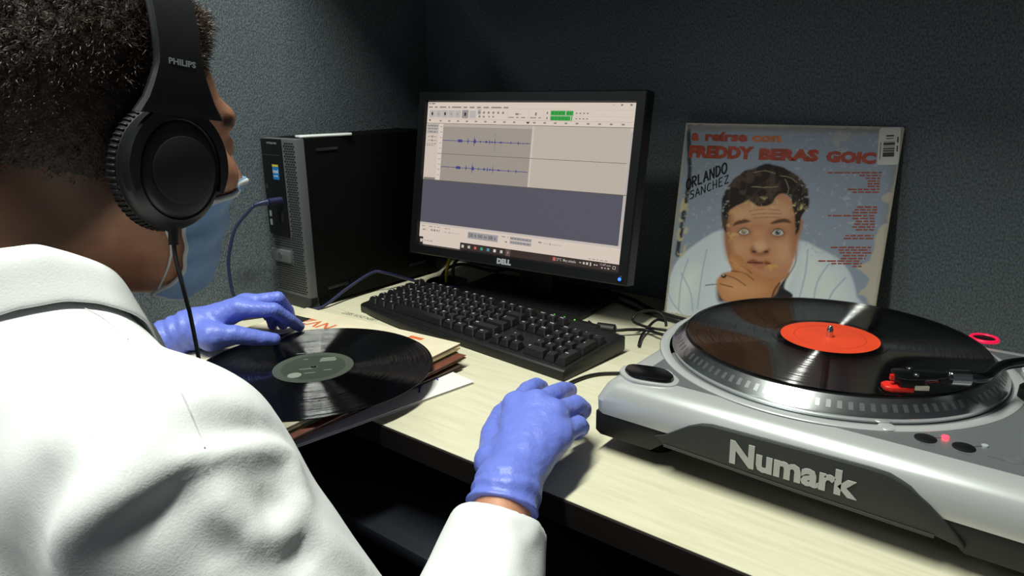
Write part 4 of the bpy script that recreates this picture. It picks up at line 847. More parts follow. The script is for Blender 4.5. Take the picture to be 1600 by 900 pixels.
def nets(fn, lo, hi, h, newton=2):
    """surface nets on a narrow band"""
    lo = np.asarray(lo, float); hi = np.asarray(hi, float); B = 6
    n = (np.ceil((hi-lo)/(h*B)).astype(int)+1); N = n*B
    ax = [lo[i]+h*(np.arange(N[i])) for i in range(3)]
    cx = [lo[i]+h*B*(np.arange(n[i])+.5-.5/B) for i in range(3)]
    G = np.stack(np.meshgrid(*cx, indexing='ij'), -1).reshape(-1, 3); fc = fn(G).reshape(n)
    val = np.repeat(np.repeat(np.repeat(fc, B, 0), B, 1), B, 2).astype(np.float32)
    act = np.argwhere(np.abs(fc) < h*B*1.25)
    loc = np.stack(np.meshgrid(*[np.arange(B)]*3, indexing='ij'), -1).reshape(-1, 3)
    ids = (act[:, None, :]*B+loc[None]).reshape(-1, 3)
    for s in range(0, len(ids), 400000):
        q = ids[s:s+400000]; val[q[:, 0], q[:, 1], q[:, 2]] = fn(lo+h*q)
    ins = val < 0
    cells = np.zeros(N-1, bool); allin = np.ones(N-1, bool)
    for dx in (0, 1):
        for dy in (0, 1):
            for dz in (0, 1):
                s = ins[dx:N[0]-1+dx, dy:N[1]-1+dy, dz:N[2]-1+dz]; cells |= s; allin &= s
    cells &= ~allin; cid = np.argwhere(cells); vid = -np.ones(N-1, int); vid[cells] = np.arange(len(cid))
    acc = np.zeros((len(cid), 3)); cnt = np.zeros(len(cid)); off = [np.array(o) for o in ((0, 0, 0), (1, 0, 0), (0, 1, 0), (0, 0, 1), (1, 1, 0), (1, 0, 1), (0, 1, 1), (1, 1, 1))]
    for a in off:
        for b in off:
            if (b-a).sum() == 1 and np.abs(b-a).sum() == 1:
                pa, pb = cid+a, cid+b; va = val[pa[:, 0], pa[:, 1], pa[:, 2]]; vb = val[pb[:, 0], pb[:, 1], pb[:, 2]]; m = (va < 0) != (vb < 0)
                t = np.where(m, va/np.where(m, va-vb, 1), 0); acc += np.where(m[:, None], a+(b-a)*t[:, None], 0); cnt += m
    V = lo+h*(cid+acc/cnt[:, None]); Fq = []
    for d in range(3):
        e = np.zeros(3, int); e[d] = 1; u, v = [(1, 2), (2, 0), (0, 1)][d]
        a = ins[tuple(slice(0, N[i]-(1 if i == d else 0)) for i in range(3))]; b = ins[tuple(slice(1, None) if i == d else slice(None) for i in range(3))]
        g = np.argwhere(a != b); g = g[(g[:, u] > 0) & (g[:, v] > 0) & (g[:, u] < N[u]-1) & (g[:, v] < N[v]-1)]
        eu = np.zeros(3, int); eu[u] = 1; ev = np.zeros(3, int); ev[v] = 1
        q = np.stack([vid[tuple((g-eu-ev).T)], vid[tuple((g-ev).T)], vid[tuple(g.T)], vid[tuple((g-eu).T)]], 1)
        fl = ~ins[tuple(g.T)]; q[fl] = q[fl][:, ::-1]; Fq.append(q)
    Fq = np.concatenate(Fq); Fq = Fq[(Fq >= 0).all(1)]
    for _ in range(newton):
        f0 = fn(V); e = h*.3; gr = np.stack([(fn(V+np.eye(3)[i]*e)-f0)/e for i in range(3)], 1); V = V-gr*np.clip(f0/((gr**2).sum(1)+1e-6), -h*.5, h*.5)[:, None]
    return V, Fq
def normals(fn, V, e=.001):
    g = np.stack([fn(V+np.eye(3)[i]*e)-fn(V-np.eye(3)[i]*e) for i in range(3)], 1); return g/(np.linalg.norm(g, axis=1)[:, None]+1e-9)
def fastobj(name, V, Fq, m, parent, off=(0, 0, 0)):
    me = bpy.data.meshes.new(name); V = np.asarray(V)-np.asarray(off); nf = len(Fq)
    me.vertices.add(len(V)); me.vertices.foreach_set('co', V.ravel().astype(np.float32)); me.loops.add(nf*4); me.polygons.add(nf)
    me.loops.foreach_set('vertex_index', np.asarray(Fq).ravel().astype(np.int32)); me.polygons.foreach_set('loop_start', np.arange(0, nf*4, 4, dtype=np.int32)); me.polygons.foreach_set('loop_total', np.full(nf, 4, np.int32))
    me.update(calc_edges=True); me.validate(); me.polygons.foreach_set('use_smooth', [True]*len(me.polygons)); me.materials.append(m)
    return link(bpy.data.objects.new(name, me), parent)
def march(fn, x, y, t0=.2, t1=1.4):
    d = ray(x, y); L = np.linalg.norm(d); t = t0
    for _ in range(160):
        v = fn((CAM+d*t)[None])[0]
        if v < .0004: break
        t += max(v*.7/L, .0003)
        if t > t1: return None
    return CAM+d*t
# ------------------------------------------------------------------ pose (desk-top coordinates)
HEAD_YAW, HEAD_PITCH = math.radians(4), math.radians(-9)   # yaw: + turns to -x; pitch: - looks down
HC = np.array([.3915, -.4585, .318])                        # midpoint between the ears
cy, sy = math.cos(HEAD_YAW), math.sin(HEAD_YAW); cp_, sp_ = math.cos(HEAD_PITCH), math.sin(HEAD_PITCH)
RH = np.array([[cy, -sy, 0], [sy, cy, 0], [0, 0, 1]])@np.array([[1, 0, 0], [0, cp_, -sp_], [0, sp_, cp_]])
def hl(P): return (P-HC)@RH                                # world -> head local (x right, y forward, z up)
def hw(Q): return np.asarray(Q, float)@RH.T+HC
NECK0 = hw([0, -.030, -.045]); C7 = np.array([.392, -.562, .232])
PEL = np.array([.40, -.83, -.235]); CH = np.array([.40, -.665, .03])
RS, LS = np.array([.592, -.535, .140]), np.array([.205, -.510, .135])
RE, LE = np.array([.735, -.478, -.105]), np.array([-.035, -.46, -.03])
RW, LW = at(792, 768, .030), at(300, 514, .055)
OFF = np.array([.40, -.83, -H])
def head_sdf(Q, ears=True):
    s = ell(Q, (0, -.010, .046), (.0745, .099, .083)); s = smin(s, ell(Q, (0, -.045, .025), (.066, .062, .070)), .03)
    f = ell(Q, (0, .030, -.022), (.060, .066, .088)); d = smin(s, f, .035)
    ax = np.abs(Q[:, 0]); S = np.c_[ax, Q[:, 1:]]
    d = smin(d, caps(S, (.056, .006, -.030), (.050, .022, -.068), .014), .03)          # jaw angle
    d = smin(d, caps(S, (.048, .030, -.074), (.0, .078, -.094), .014, .016), .03)      # jaw line and chin
    d = smin(d, ell(S, (.046, .064, -.008), (.022, .022, .018)), .020)                 # cheekbone
    d = smin(d, caps(S, (.0, .0885, .036), (.043, .077, .040), .0115, .010), .014)     # brow
    d = smax(d, -ell(S, (.032, .104, .017), (.019, .019, .012)), .010)
    d = smin(d, ell(S, (.0315, .081, .017), (.0135, .0125, .0125)), .003)
    d = smin(d, caps(Q, (0, .094, .030), (0, .115, -.012), .0075, .0110), .010); d = smin(d, ell(S, (.012, .104, -.014), (.009, .012, .008)), .007)
    d = smin(d, caps(S, (0, .098, -.048), (.022, .088, -.049), .007, .004), .006); d = smin(d, caps(S, (0, .096, -.060), (.017, .088, -.058), .0075, .004), .006)
    if ears: d = smin(d, ell(S, (.0785, -.008, .002), (.010, .019, .031)), .006)
    return d
# ---- hands: joints from the photograph, at their height above the desk
def J(*q): return [at(*k) for k in q]
RHAND = dict(w=RW, fingers=[(J((806, 634, .060), (826, 610, .056), (838, 603, .047), (846, 605, .038)), (.0115, .0100, .0092, .0082)),
                            (J((838, 632, .066), (864, 617, .060), (879, 610, .051), (890, 610, .041)), (.0118, .0102, .0095, .0085)),
                            (J((864, 648, .062), (900, 633, .055), (910, 640, .041), (904, 650, .028)), (.0115, .0104, .0096, .0085)),
                            (J((872, 682, .050), (902, 664, .044), (907, 668, .032), (900, 676, .021)), (.0112, .0098, .0090, .0080))],
             thumb=(J((772, 722, .030), (770, 678, .027), (782, 648, .020), (798, 630, .016)), (.0160, .0125, .0105, .0090)), wr=.0235)
LHAND = dict(w=LW, fingers=[(J((372, 483, .078), (429, 484, .077), (451, 499, .058), (467, 510, .0395)), (.0120, .0098, .0090, .0078)),
                            (J((384, 474, .080), (434, 466, .086), (449, 485, .062), (455, 503, .0385)), (.0115, .0098, .0090, .0080)),
                            (J((384, 476, .070), (424, 472, .076), (440, 492, .055), (442, 507, .036)), (.0110, .0094, .0086, .0078)),
                            (J((378, 484, .060), (408, 480, .064), (424, 497, .048), (426, 508, .034)), (.0105, .0088, .0080, .0072))],
             thumb=(J((330, 526, .052), (366, 523, .052), (402, 528, .043), (428, 530, .0375)), (.0165, .0130, .0108, .0088)), wr=.0235)
def hand_sdf(P, Hd, g=0.):
    w = Hd['w']; d = None
    for (pts, rs) in Hd['fingers']:
        # metacarpal from the wrist, then the finger
        m = caps(P, w+(pts[0]-w)*.10, pts[0], Hd['wr']*.72, rs[0]*1.18); d = m if d is None else smin(d, m, .016)
    fi = None
    for (pts, rs) in Hd['fingers']:
        c = chain(P, pts, rs); fi = c if fi is None else smin(fi, c, .0022)
    d = smin(d, fi, .008)
    pts, rs = Hd['thumb']; th = smin(caps(P, w, pts[0], Hd['wr']*.8, rs[0]), chain(P, pts, rs), .012); d = smin(d, th, .009)
    return d-g
def arm(P, S_, E_, W_, rs, re, rw): return smin(caps(P, S_, E_, rs, re), caps(P, E_, W_, re, rw), .03)
def torso(P, g):
    d = caps(P, PEL, CH, .125+g, .120+g); lat = (RS-LS)/np.linalg.norm(RS-LS)
    for s in (-1, 1): d = smin(d, caps(P, PEL+lat*.05*s, CH+lat*.075*s, .120+g, .105+g), .06); d = smin(d, caps(P, CH+lat*.06*s+(0, .02, .03), C7+lat*.07*s+(0, .0, -.07), .095+g, .062+g), .06)
    d = smin(d, caps(P, C7+(0, .01, -.035), RS, .058+g, .056+g), .05); d = smin(d, caps(P, C7+(0, .01, -.035), LS, .058+g, .056+g), .05)
    return d
RHIP, LHIP = PEL+(.10, .0, -.02), PEL+(-.10, 0, -.02); RK, LK = np.array([.50, -.40, -.215]), np.array([.27, -.38, -.215]); RA, LA = np.array([.53, -.30, -H+.085]), np.array([.23, -.28, -H+.085])
def body_sdf(P):
    Q = hl(P); d = head_sdf(Q)
    d = smin(d, caps(P, NECK0, C7, .052, .056), .030); d = smin(d, caps(P, hw([0, -.04, .0]), C7+(0, -.012, .0), .045, .050), .030)
    d = smin(d, torso(P, -.012), .035)
    for (s, e, w, Hd) in ((RS, RE, RW, RHAND), (LS, LE, LW, LHAND)): d = smin(d, smin(arm(P, s, e, w, .046, .036, .0245), hand_sdf(P, Hd, -.0016), .010), .02)
    for (hp, k, a) in ((RHIP, RK, RA), (LHIP, LK, LA)): d = smin(d, smin(caps(P, hp, k, .075, .050), caps(P, k, a, .048, .032), .02), .03)
    return d
person = thing('person', 'seated person in a white lab coat, blue gloves and a face mask', 'person', tuple(OFF))
def skin_mat():
    m = mat('skin', 'a87054', .50, spec=.35, bump=(260, .12, .001), sss=.08); nt = m.node_tree; b = nt.nodes['Principled BSDF']
    a = nt.nodes.new('ShaderNodeAttribute'); a.attribute_name = 'hairy'
    tc = nt.nodes.new('ShaderNodeTexCoord'); n = nt.nodes.new('ShaderNodeTexNoise'); n.inputs['Scale'].default_value = 45; n.inputs['Detail'].default_value = 5
    nt.links.new(tc.outputs['Object'], n.inputs['Vector'])
    r = nt.nodes.new('ShaderNodeValToRGB'); e = r.color_ramp.elements; e[0].position = .3; e[0].color = (*lin('b07a60'), 1); e[1].position = .7; e[1].color = (*lin('cb9475'), 1)
    nt.links.new(n.outputs['Fac'], r.inputs['Fac'])
    mxn = nt.nodes.new('ShaderNodeMix'); mxn.data_type = 'RGBA'; mxn.inputs[7].default_value = (*lin('3a2820'), 1)
    nt.links.new(a.outputs['Fac'], mxn.inputs[0]); nt.links.new(r.outputs['Color'], mxn.inputs[6]); nt.links.new(mxn.outputs[2], b.inputs['Base Color'])
    return m
SKIN = skin_mat()
V, Fq = nets(body_sdf, (-.20, -1.02, -H+.02), (.93, -.03, .50), .0045)
body = fastobj('body', V, Fq, SKIN, person, OFF)
# hair colour on the scalp: where hair grows
def zline(y):   # lower edge of the hair as a function of forward position (head local)
    return np.interp(y, [-.12, -.055, -.030, -.010, .012, .022, .040, .052, .066, .080, .11], [-.080, -.074, -.050, -.020, -.020, -.005, .045, .072, .086, .098, .104])
def hairiness(Q): return np.clip((Q[:, 2]-zline(Q[:, 1]))/np.where(Q[:, 1] < .0, .030, .02)+np.where(Q[:, 1] < 0, .55, .45), 0, 1)
Q = hl(V); hv = hairiness(Q)*.9; hv[Q[:, 1] > .1] = 0
bro = np.minimum(caps(np.c_[np.abs(Q[:, 0]), Q[:, 1:]], (.012, .100, .036), (.055, .074, .037), .0062), 1.); hv = np.maximum(hv, np.clip(-bro/.003+.3, 0, 1))
ha = body.data.attributes.new('hairy', 'FLOAT', 'POINT'); ha.data.foreach_set('value', hv.astype(np.float32))
# ---- hair cap and strands
def hair_th(Q): return -.0012+(.0012+.0015+.0035*np.clip((Q[:, 2]+.03)/.08, 0, 1)+.010*np.clip((Q[:, 2]-.045)/.06, 0, 1)+.011*np.clip((Q[:, 1]-.04)/.05, 0, 1)*np.clip((Q[:, 2]-.07)/.02, 0, 1))*np.clip((Q[:, 2]-zline(Q[:, 1]))/.035, 0, 1)
def n3(P, s): return np.sin(P[:, 0]*s+1.3)*np.sin(P[:, 1]*s*1.1+.7)*np.sin(P[:, 2]*s*.93+2.1)
def hair_sdf(Q):
    d = head_sdf(Q, False)-hair_th(Q)-.0010*n3(Q, 420)-.0012*n3(Q+.3, 230)*np.clip((Q[:, 2]-.02)/.05, 0, 1)
    cut = zline(Q[:, 1])+.006-Q[:, 2]+.003*n3(Q, 300); return smax(d, cut, .006)
HV, HF = nets(hair_sdf, (-.11, -.14, -.09), (.11, .13, .165), .0028, 1)
HAIR = mat('hair', '2a1f1a', .55, spec=.35, var=(160, .35), bump=(500, .6, .002))
hair = fastobj('hair', hw(HV), HF, HAIR, person, OFF)
def strands():
    c = HV[HF].mean(1); a = HV[HF]; nr = np.cross(a[:, 2]-a[:, 0], a[:, 3]-a[:, 1]); nr /= np.linalg.norm(nr, axis=1)[:, None]+1e-12
    g = normals(hair_sdf, c); 
    wgt = np.clip((c[:, 2]-zline(c[:, 1])+.012)/.03, .12, 1); n = 46000
    idx = RNG.choice(len(c), n, p=wgt/wgt.sum()); base = c[idx]+RNG.normal(0, .0012, (n, 3)); gn = g[idx]
    base = base-gn*.0012
    upness = np.clip((base[:, 2]-.03)/.07, 0, 1)
    flow = np.c_[RNG.normal(0, .5, n), -.35+.9*np.clip(base[:, 1]/.06, -.3, 1)*upness, -.75+1.0*upness]
    flow = flow-gn*(flow*gn).sum(1)[:, None]
    ln = (.0032+.0062*upness)*RNG.uniform(.6, 1.25, n); dr = gn*(.32+.30*upness)[:, None]+flow*.75+RNG.normal(0, .28, (n, 3)); dr /= np.linalg.norm(dr, axis=1)[:, None]
    curl = RNG.normal(0, 1, (n, 3)); curl -= dr*(curl*dr).sum(1)[:, None]; curl /= np.linalg.norm(curl, axis=1)[:, None]+1e-9
    side = np.cross(dr, curl); wd = .00033*RNG.uniform(.7, 1.3, n)
    pts = []
    for k, t in enumerate((0, .4, .75, 1.)):
        p = base+dr*(ln*t)[:, None]+curl*(ln*.45*math.sin(t*2.6))[:, None]; w_ = wd*(1-.75*t); pts += [p-side*w_[:, None], p+side*w_[:, None]]
    S = np.stack(pts, 1).reshape(-1, 3); i = (np.arange(n)*8)[:, None]
    Fs = np.concatenate([i+np.array([0, 1, 3, 2]), i+np.array([2, 3, 5, 4]), i+np.array([4, 5, 7, 6])])
    o = fastobj('hair_strands', hw(S), Fs, mat('hair_strand', '45342a', .42, spec=.5), hair, OFF); tag(o, kind='stuff')
strands()
# ---- eyes (brow hair sits in the skin colour)
for s in (-1, 1): obj('eye', xf(lathe([(0, -.0118), (.006, -.0100), (.0102, -.0059), (.0118, 0), (.0102, .0059), (.006, .0100), (0, .0118)], 20), np.vstack([np.c_[RH, hw([.0315*s, .0825, .017])], [0, 0, 0, 1]])), mat('eye_white', 'd8d2cc', .2), person, smooth=True, off=OFF)
# ---- face mask
def build_mask():
    nu, nv = 49, 33; V = np.zeros((nu, nv, 3))
    for i in range(nu):
        a = math.radians(-74+148*i/(nu-1)); sa = abs(a)/math.radians(74)
        zt = .012*(1-sa**1.5)-.018*sa**1.5+.0; zb = -.112+.018*sa**1.6
        for j in range(nv):
            s = j/(nv-1); z = zt+(zb-zt)*s; o = np.array([0, .012, z]); d = np.array([math.sin(a), math.cos(a), 0.])
            V[i, j] = (o, )[0]
    A = np.radians(-80+160*np.arange(nu)/(nu-1)); D = np.stack([np.sin(A), np.cos(A), 0*A], -1)
    sa = np.abs(A)/math.radians(80); zt = -.008*(1-sa**1.5)-.038*sa**1.5; zb = -.118+.012*sa**1.6
    s = np.linspace(0, 1, nv); Z = zt[:, None]+(zb-zt)[:, None]*s[None]
    O = np.zeros((nu, nv, 3)); O[..., 1] = .012; O[..., 2] = Z; Dd = np.repeat(D[:, None], nv, 1)
    t = np.full((nu, nv), .16)
    for _ in range(60):
        v = head_sdf((O+Dd*t[..., None]).reshape(-1, 3), False).reshape(nu, nv); t -= np.clip(v-.003, -.01, .01)*.6
    # bridge over nose, mouth and chin: smooth the distance, keep it outside the face
    T = t.copy()
    for _ in range(22):
        Tp = np.pad(T, 1, mode='edge'); T = np.maximum(t, (Tp[2:, 1:-1]+Tp[:-2, 1:-1]+Tp[1:-1, 2:]+Tp[1:-1, :-2])/4)
    T += .0016*np.clip(np.sin(s*math.pi*7), -1, 1)[None]*np.sin(s*math.pi)[None]*(1-.3*sa[:, None]) + .001*np.sin(s*math.pi)[None]*(1-sa[:, None]**2)
    T += .0015*np.sin(A*9)[:, None]*np.sin(s*5)[None]
    V = hw((O+Dd*T[..., None]).reshape(-1, 3)); Vi = hw((O+Dd*(T-.0016)[..., None]).reshape(-1, 3))
    g = np.arange(nu*nv).reshape(nu, nv); q = np.stack([g[:-1, :-1], g[:-1, 1:], g[1:, 1:], g[1:, :-1]], -1).reshape(-1, 4); n = nu*nv
    ring = list(g[:, 0])+list(g[-1, 1:])+list(g[::-1, -1][1:])+list(g[0, ::-1][1:-1]); rim = [(ring[k], ring[(k+1) % len(ring)], ring[(k+1) % len(ring)]+n, ring[k]+n) for k in range(len(ring))]
    Fm = np.concatenate([q, q[:, ::-1]+n, np.array(rim)])
    mk = fastobj('face_mask', np.concatenate([V, Vi]), Fm, mat('mask_blue', '90b8e2', .75, bump=(600, .3, .001), sheen=.2), person, OFF)
    # white nose strip and edge binding
    G = V.reshape(nu, nv, 3)
    wm = mat('mask_white', 'dfe3e4', .8)
    def strip(idx, r, nm): obj(nm, tube(G[idx], r, 8, 2), wm, mk, smooth=True, off=OFF)
    strip((np.arange(nu), np.full(nu, 1)), .0022, 'nose_strip'); strip((np.full(nv, 0), np.arange(nv)), .0016, 'edge_binding'); strip((np.full(nv, nu-1), np.arange(nv)), .0016, 'edge_binding'); strip((np.arange(nu), np.full(nu, nv-1)), .0010, 'edge_binding')
    for sgn, k in ((-1, 0), (1, nu-1)):
        e = hw([.080*sgn, -.006, .022]); e2 = hw([.080*sgn, -.010, -.022]); bk = hw([.0815*sgn, -.026, .004])
        obj('ear_loop', tube([G[k, 2], (G[k, 2]+e)/2+RH@np.array([.006*sgn, 0, 0]), e, bk, e2, (G[k, -3]+e2)/2+RH@np.array([.020*sgn, .004, 0]), G[k, -3]], .0009, 8, 6), wm, mk, smooth=True, off=OFF)
build_mask()
# ---- gloves
GLV = mat('nitrile_blue', '7080dc', .42, spec=.45, bump=(190, .42, .002))
for Hd, E_, nm, cuff in ((RHAND, RE, 'right', .058), (LHAND, LE, 'left', .07)):
    w = Hd['w']; ax = (E_-w)/np.linalg.norm(E_-w); ac = w+ax*.017 if nm == 'right' else w+ax*.075
    mc = Hd['fingers'][1][0][0]; across = Hd['fingers'][3][0][0]-Hd['fingers'][0][0][0]; across /= np.linalg.norm(across)
    def gs(P, Hd=Hd, w=w, ax=ax, ac=ac):
        d = hand_sdf(P, Hd, 0.); d = smin(d, caps(P, w+across*.006, ac+ax*.02+across*.006, .0245, .0275), .012); d = smin(d, caps(P, w-across*.006, ac+ax*.02-across*.006, .0245, .0275), .012)
        s = (P-w)@ax; wr = .0009*np.sin(s*420+3*n3(P, 60))*np.clip((s+.015)/.02, 0, 1)       # wrinkles gather at the wrist
        d = d-wr-.0005*n3(P, 260)-.0011*np.exp(-(((P-ac)@ax+.002)/.0022)**2)
        for (pts, rs) in Hd['fingers']+[Hd['thumb']]:
            for jn in pts[1:-1]:
                r = np.linalg.norm(P-jn, axis=1); d = d-.0005*np.sin(((P-jn)@((pts[-1]-pts[0])/np.linalg.norm(pts[-1]-pts[0])))*1500)*np.exp(-(r/.013)**2)
        return smax(d, (P-ac)@ax, .002)
    pts = np.concatenate([np.array(f[0]) for f in Hd['fingers']]+[np.array(Hd['thumb'][0]), w[None], ac[None]])
    gv, gf = nets(gs, pts.min(0)-.035, pts.max(0)+.035, .0019, 1)
    gl = fastobj('glove', gv, gf, GLV, person, OFF); gl['label'] = 'blue glove on the %s hand' % nm
# ---- lab coat
CW = RW+(RE-RW)/np.linalg.norm(RE-RW)*.030
def coat_base(P):
    d = torso(P, .004)
    lat = (RS-LS)/np.linalg.norm(RS-LS)
    r = arm(P, RS, RE, CW+(CW-RE)*.02, .070, .080, .040); d = smin(d, r, .035)
    l = arm(P, LS, LE, LW+(LE-LW)*.40, .066, .056, .042); d = smin(d, l, .035)
    d = smin(d, caps(P, PEL+(.0, .02, -.02), RK+(.0, -.2, .03), .15, .10), .05); d = smin(d, caps(P, PEL+(.0, .02, -.02), LK+(.0, -.2, .03), .15, .10), .05)
    # open neck
    nk = caps(P, C7+(0, .004, -.03), NECK0+(0, .03, .02), .060, .066); d = smax(d, -nk, .008)
    ax = (RE-CW)/np.linalg.norm(RE-CW); d = np.where(((P-RW)**2).sum(1) < .02, smax(d, -((P-CW)@ax), .003), d)
    return d
FOLDS = [  # pixel path on the coat, amplitude (m, + ridge, - valley), width (m)
    ([(300, 714), (330, 703), (367, 697), (420, 696), (452, 708), (462, 740)], .007, .009), ([(300, 690), (330, 686), (370, 680), (420, 678), (450, 690)], -.005, .010),
    ([(116, 836), (180, 792), (245, 753), (300, 717)], .006, .011), ([(140, 858), (220, 808), (290, 758), (330, 738)], -.006, .014),
    ([(462, 740), (472, 775), (458, 815), (425, 840), (380, 828), (345, 800)], .006, .010), ([(400, 800), (430, 790), (440, 770)], -.004, .024),
    ([(330, 740), (350, 790), (382, 828)], .006, .012), ([(300, 760), (330, 830), (350, 890)], -.006, .016),
    ([(122, 704), (85, 750), (61, 778), (40, 830), (24, 882)], -.010, .020), ([(160, 700), (130, 770), (100, 850), (90, 890)], .007, .018), ([(202, 643), (170, 690), (140, 729)], -.006, .014),
    ([(225, 660), (200, 710), (180, 745)], .004, .012), ([(480, 800), (520, 850), (570, 895)], .006, .010), ([(450, 850), (490, 895)], -.006, .012),
    ([(754, 815), (762, 850), (772, 895)], -.005, .008), ([(785, 800), (800, 850), (812, 895)], .004, .010), ([(720, 800), (712, 850), (700, 895)], .003, .012),
    ([(270, 600), (300, 560), (330, 575)], -.004, .010), ([(600, 893), (640, 870), (690, 840)], .004, .012), ([(745, 775), (770, 790), (800, 800), (828, 800)], -.0022, .006), ([(742, 790), (775, 806), (815, 815)], .0022, .006), ([(850, 800), (835, 830), (815, 850)], .003, .008), ([(290, 610), (340, 620), (400, 650)], .004, .014), ([(250, 640), (300, 660), (360, 668)], -.004, .014)]
FP = []
for pth, am, wd in FOLDS:
    q = [march(coat_base, *p) for p in crom(np.array(pth, float), 3)]; q = [k for k in q if k is not None]
    if len(q) > 1: FP.append((np.array(q), am, wd))
def coat_sdf(P):
    d = coat_base(P)
    near = np.abs(d) < .05
    if near.any():
        Pn = P[near]; dn = d[near]
        for q, am, wd in FP:
            lo, hi = q.min(0)-3*wd, q.max(0)+3*wd; m = ((Pn > lo) & (Pn < hi)).all(1)
            if m.any():
                Pm = Pn[m]; r = np.full(len(Pm), 1e9); tt = np.zeros(len(Pm)); n = len(q)-1
                for i in range(n):
                    e = q[i+1]-q[i]; t = np.clip(((Pm-q[i])@e)/(e@e+1e-12), 0, 1); dd = np.linalg.norm(Pm-q[i]-t[:, None]*e, axis=1); u = dd < r; r = np.where(u, dd, r); tt = np.where(u, (i+t)/n, tt)
                dn[m] -= am*np.exp(-(r/wd)**2)*(.35+.65*np.sin(np.pi*np.clip(tt, .02, .98)))
        d[near] = dn-.0008*n3(Pn, 38)-.0004*n3(Pn+.2, 95)
    return d
CV, CF = nets(coat_sdf, (-.22, -1.03, -.46), (.90, -.20, .30), .0048, 1)
COAT = mat('coat_cotton', 'eceded', .85, spec=.2, bump=(700, .25, .0008), sheen=.15)
coat = fastobj('lab_coat', CV, CF, COAT, person, OFF)
def build_collar():
    """folded shirt-style collar: stands at the neck and falls on the shoulders"""
    nt_, ns = 61, 15; G = np.zeros((nt_, ns, 3)); c0 = C7+np.array([0, .022, .020])
    for i in range(nt_):
        a = math.radians(-62+304*i/(nt_-1)) ; k = i/(nt_-1)                                # from front right around the back to front left
        a = math.radians(52-284*k); d = np.array([math.cos(a), math.sin(a), 0.])
        fr = max(0., math.sin(a))                                                       # 1 at the front
        R0 = .072+.004*math.cos(2*a); R1 = R0+.036+.022*fr
        top = c0+d*R0*np.array([1, 1.05, 1])+np.array([0, 0, .020-.050*fr])
        o1 = c0+d*R1*np.array([1, 1.0, 1]); z0 = .20
        zs = np.linspace(.30, -.05, 120); vals = coat_sdf(np.c_[np.full(120, o1[0]), np.full(120, o1[1]), zs]); w_ = np.argmax(vals < .004); zb = zs[w_] if vals.min() < .004 else .08
        bot = np.array([o1[0], o1[1], zb+.0015])
        inn = top+np.array([0, 0, -.030])-d*.006
        for j in range(ns):
            s = j/(ns-1)
            if s < .25: p = inn+(top-inn)*(s/.25); p = p+d*.001
            else:
                t = (s-.25)/.75; p = top+(bot-top)*t+d*.007*math.sin(math.pi*min(1, t*1.2))*(1-t)+np.array([0, 0, .012*math.sin(math.pi*t)])
            G[i, j] = p
    g = np.arange(nt_*ns).reshape(nt_, ns); q = np.stack([g[:-1, :-1], g[1:, :-1], g[1:, 1:], g[:-1, 1:]], -1).reshape(-1, 4)
    o = fastobj('collar', G.reshape(-1, 3), q, COAT, coat, OFF); md = o.modifiers.new('s', 'SOLIDIFY'); md.thickness = .0026; md.offset = 0; sb = o.modifiers.new('u', 'SUBSURF'); sb.levels = 1; sb.render_levels = 2
build_collar()
# seams: armhole and shoulder yoke
def seam(pts, nm='seam'):
    q = [march(coat_sdf, *p) for p in crom(np.array(pts, float), 6)]; q = [k for k in q if k is not None]
    if len(q) > 2: obj(nm, tube(np.array(q), .00045, 6, 2), mat('coat_seam', 'd4d5d6', .9), coat, smooth=True, off=OFF)
seam([(283, 612), (300, 650), (320, 700)]); seam([(0, 450), (60, 456), (150, 490), (200, 530)])
# ---- trousers and shoes, mostly hidden below the desk
def trouser_sdf(P):
    d = ell(P, PEL+(0, .0, -.03), (.18, .14, .12))
    for (hp, k, a) in ((RHIP, RK, RA), (LHIP, LK, LA)): d = smin(d, smin(caps(P, hp, k, .088, .064), caps(P, k, a+(0, 0, .01), .064, .055), .02), .03)
    return d-.002*n3(P, 40)
tv, tf = nets(trouser_sdf, (.10, -1.04, -H+.03), (.72, -.18, -.05), .008, 1); fastobj('trousers', tv, tf, mat('trouser_grey', '3a3b40', .9, bump=(500, .3, .001)), person, OFF)
for a in (RA, LA):
    def sh(P, a=a): return smax(smin(ell(P, a+(0, .07, -.055), (.046, .13, .042)), caps(P, a+(0, -.01, -.02), a+(0, -.01, .01), .044), .03), (-H+.001)-P[:, 2], .004)
    sv, sf = nets(sh, a-(.07, .12, .10), a+(.07, .23, .07), .006, 1); fastobj('shoe', sv, sf, mat('shoe_black', '141414', .4), person, OFF)
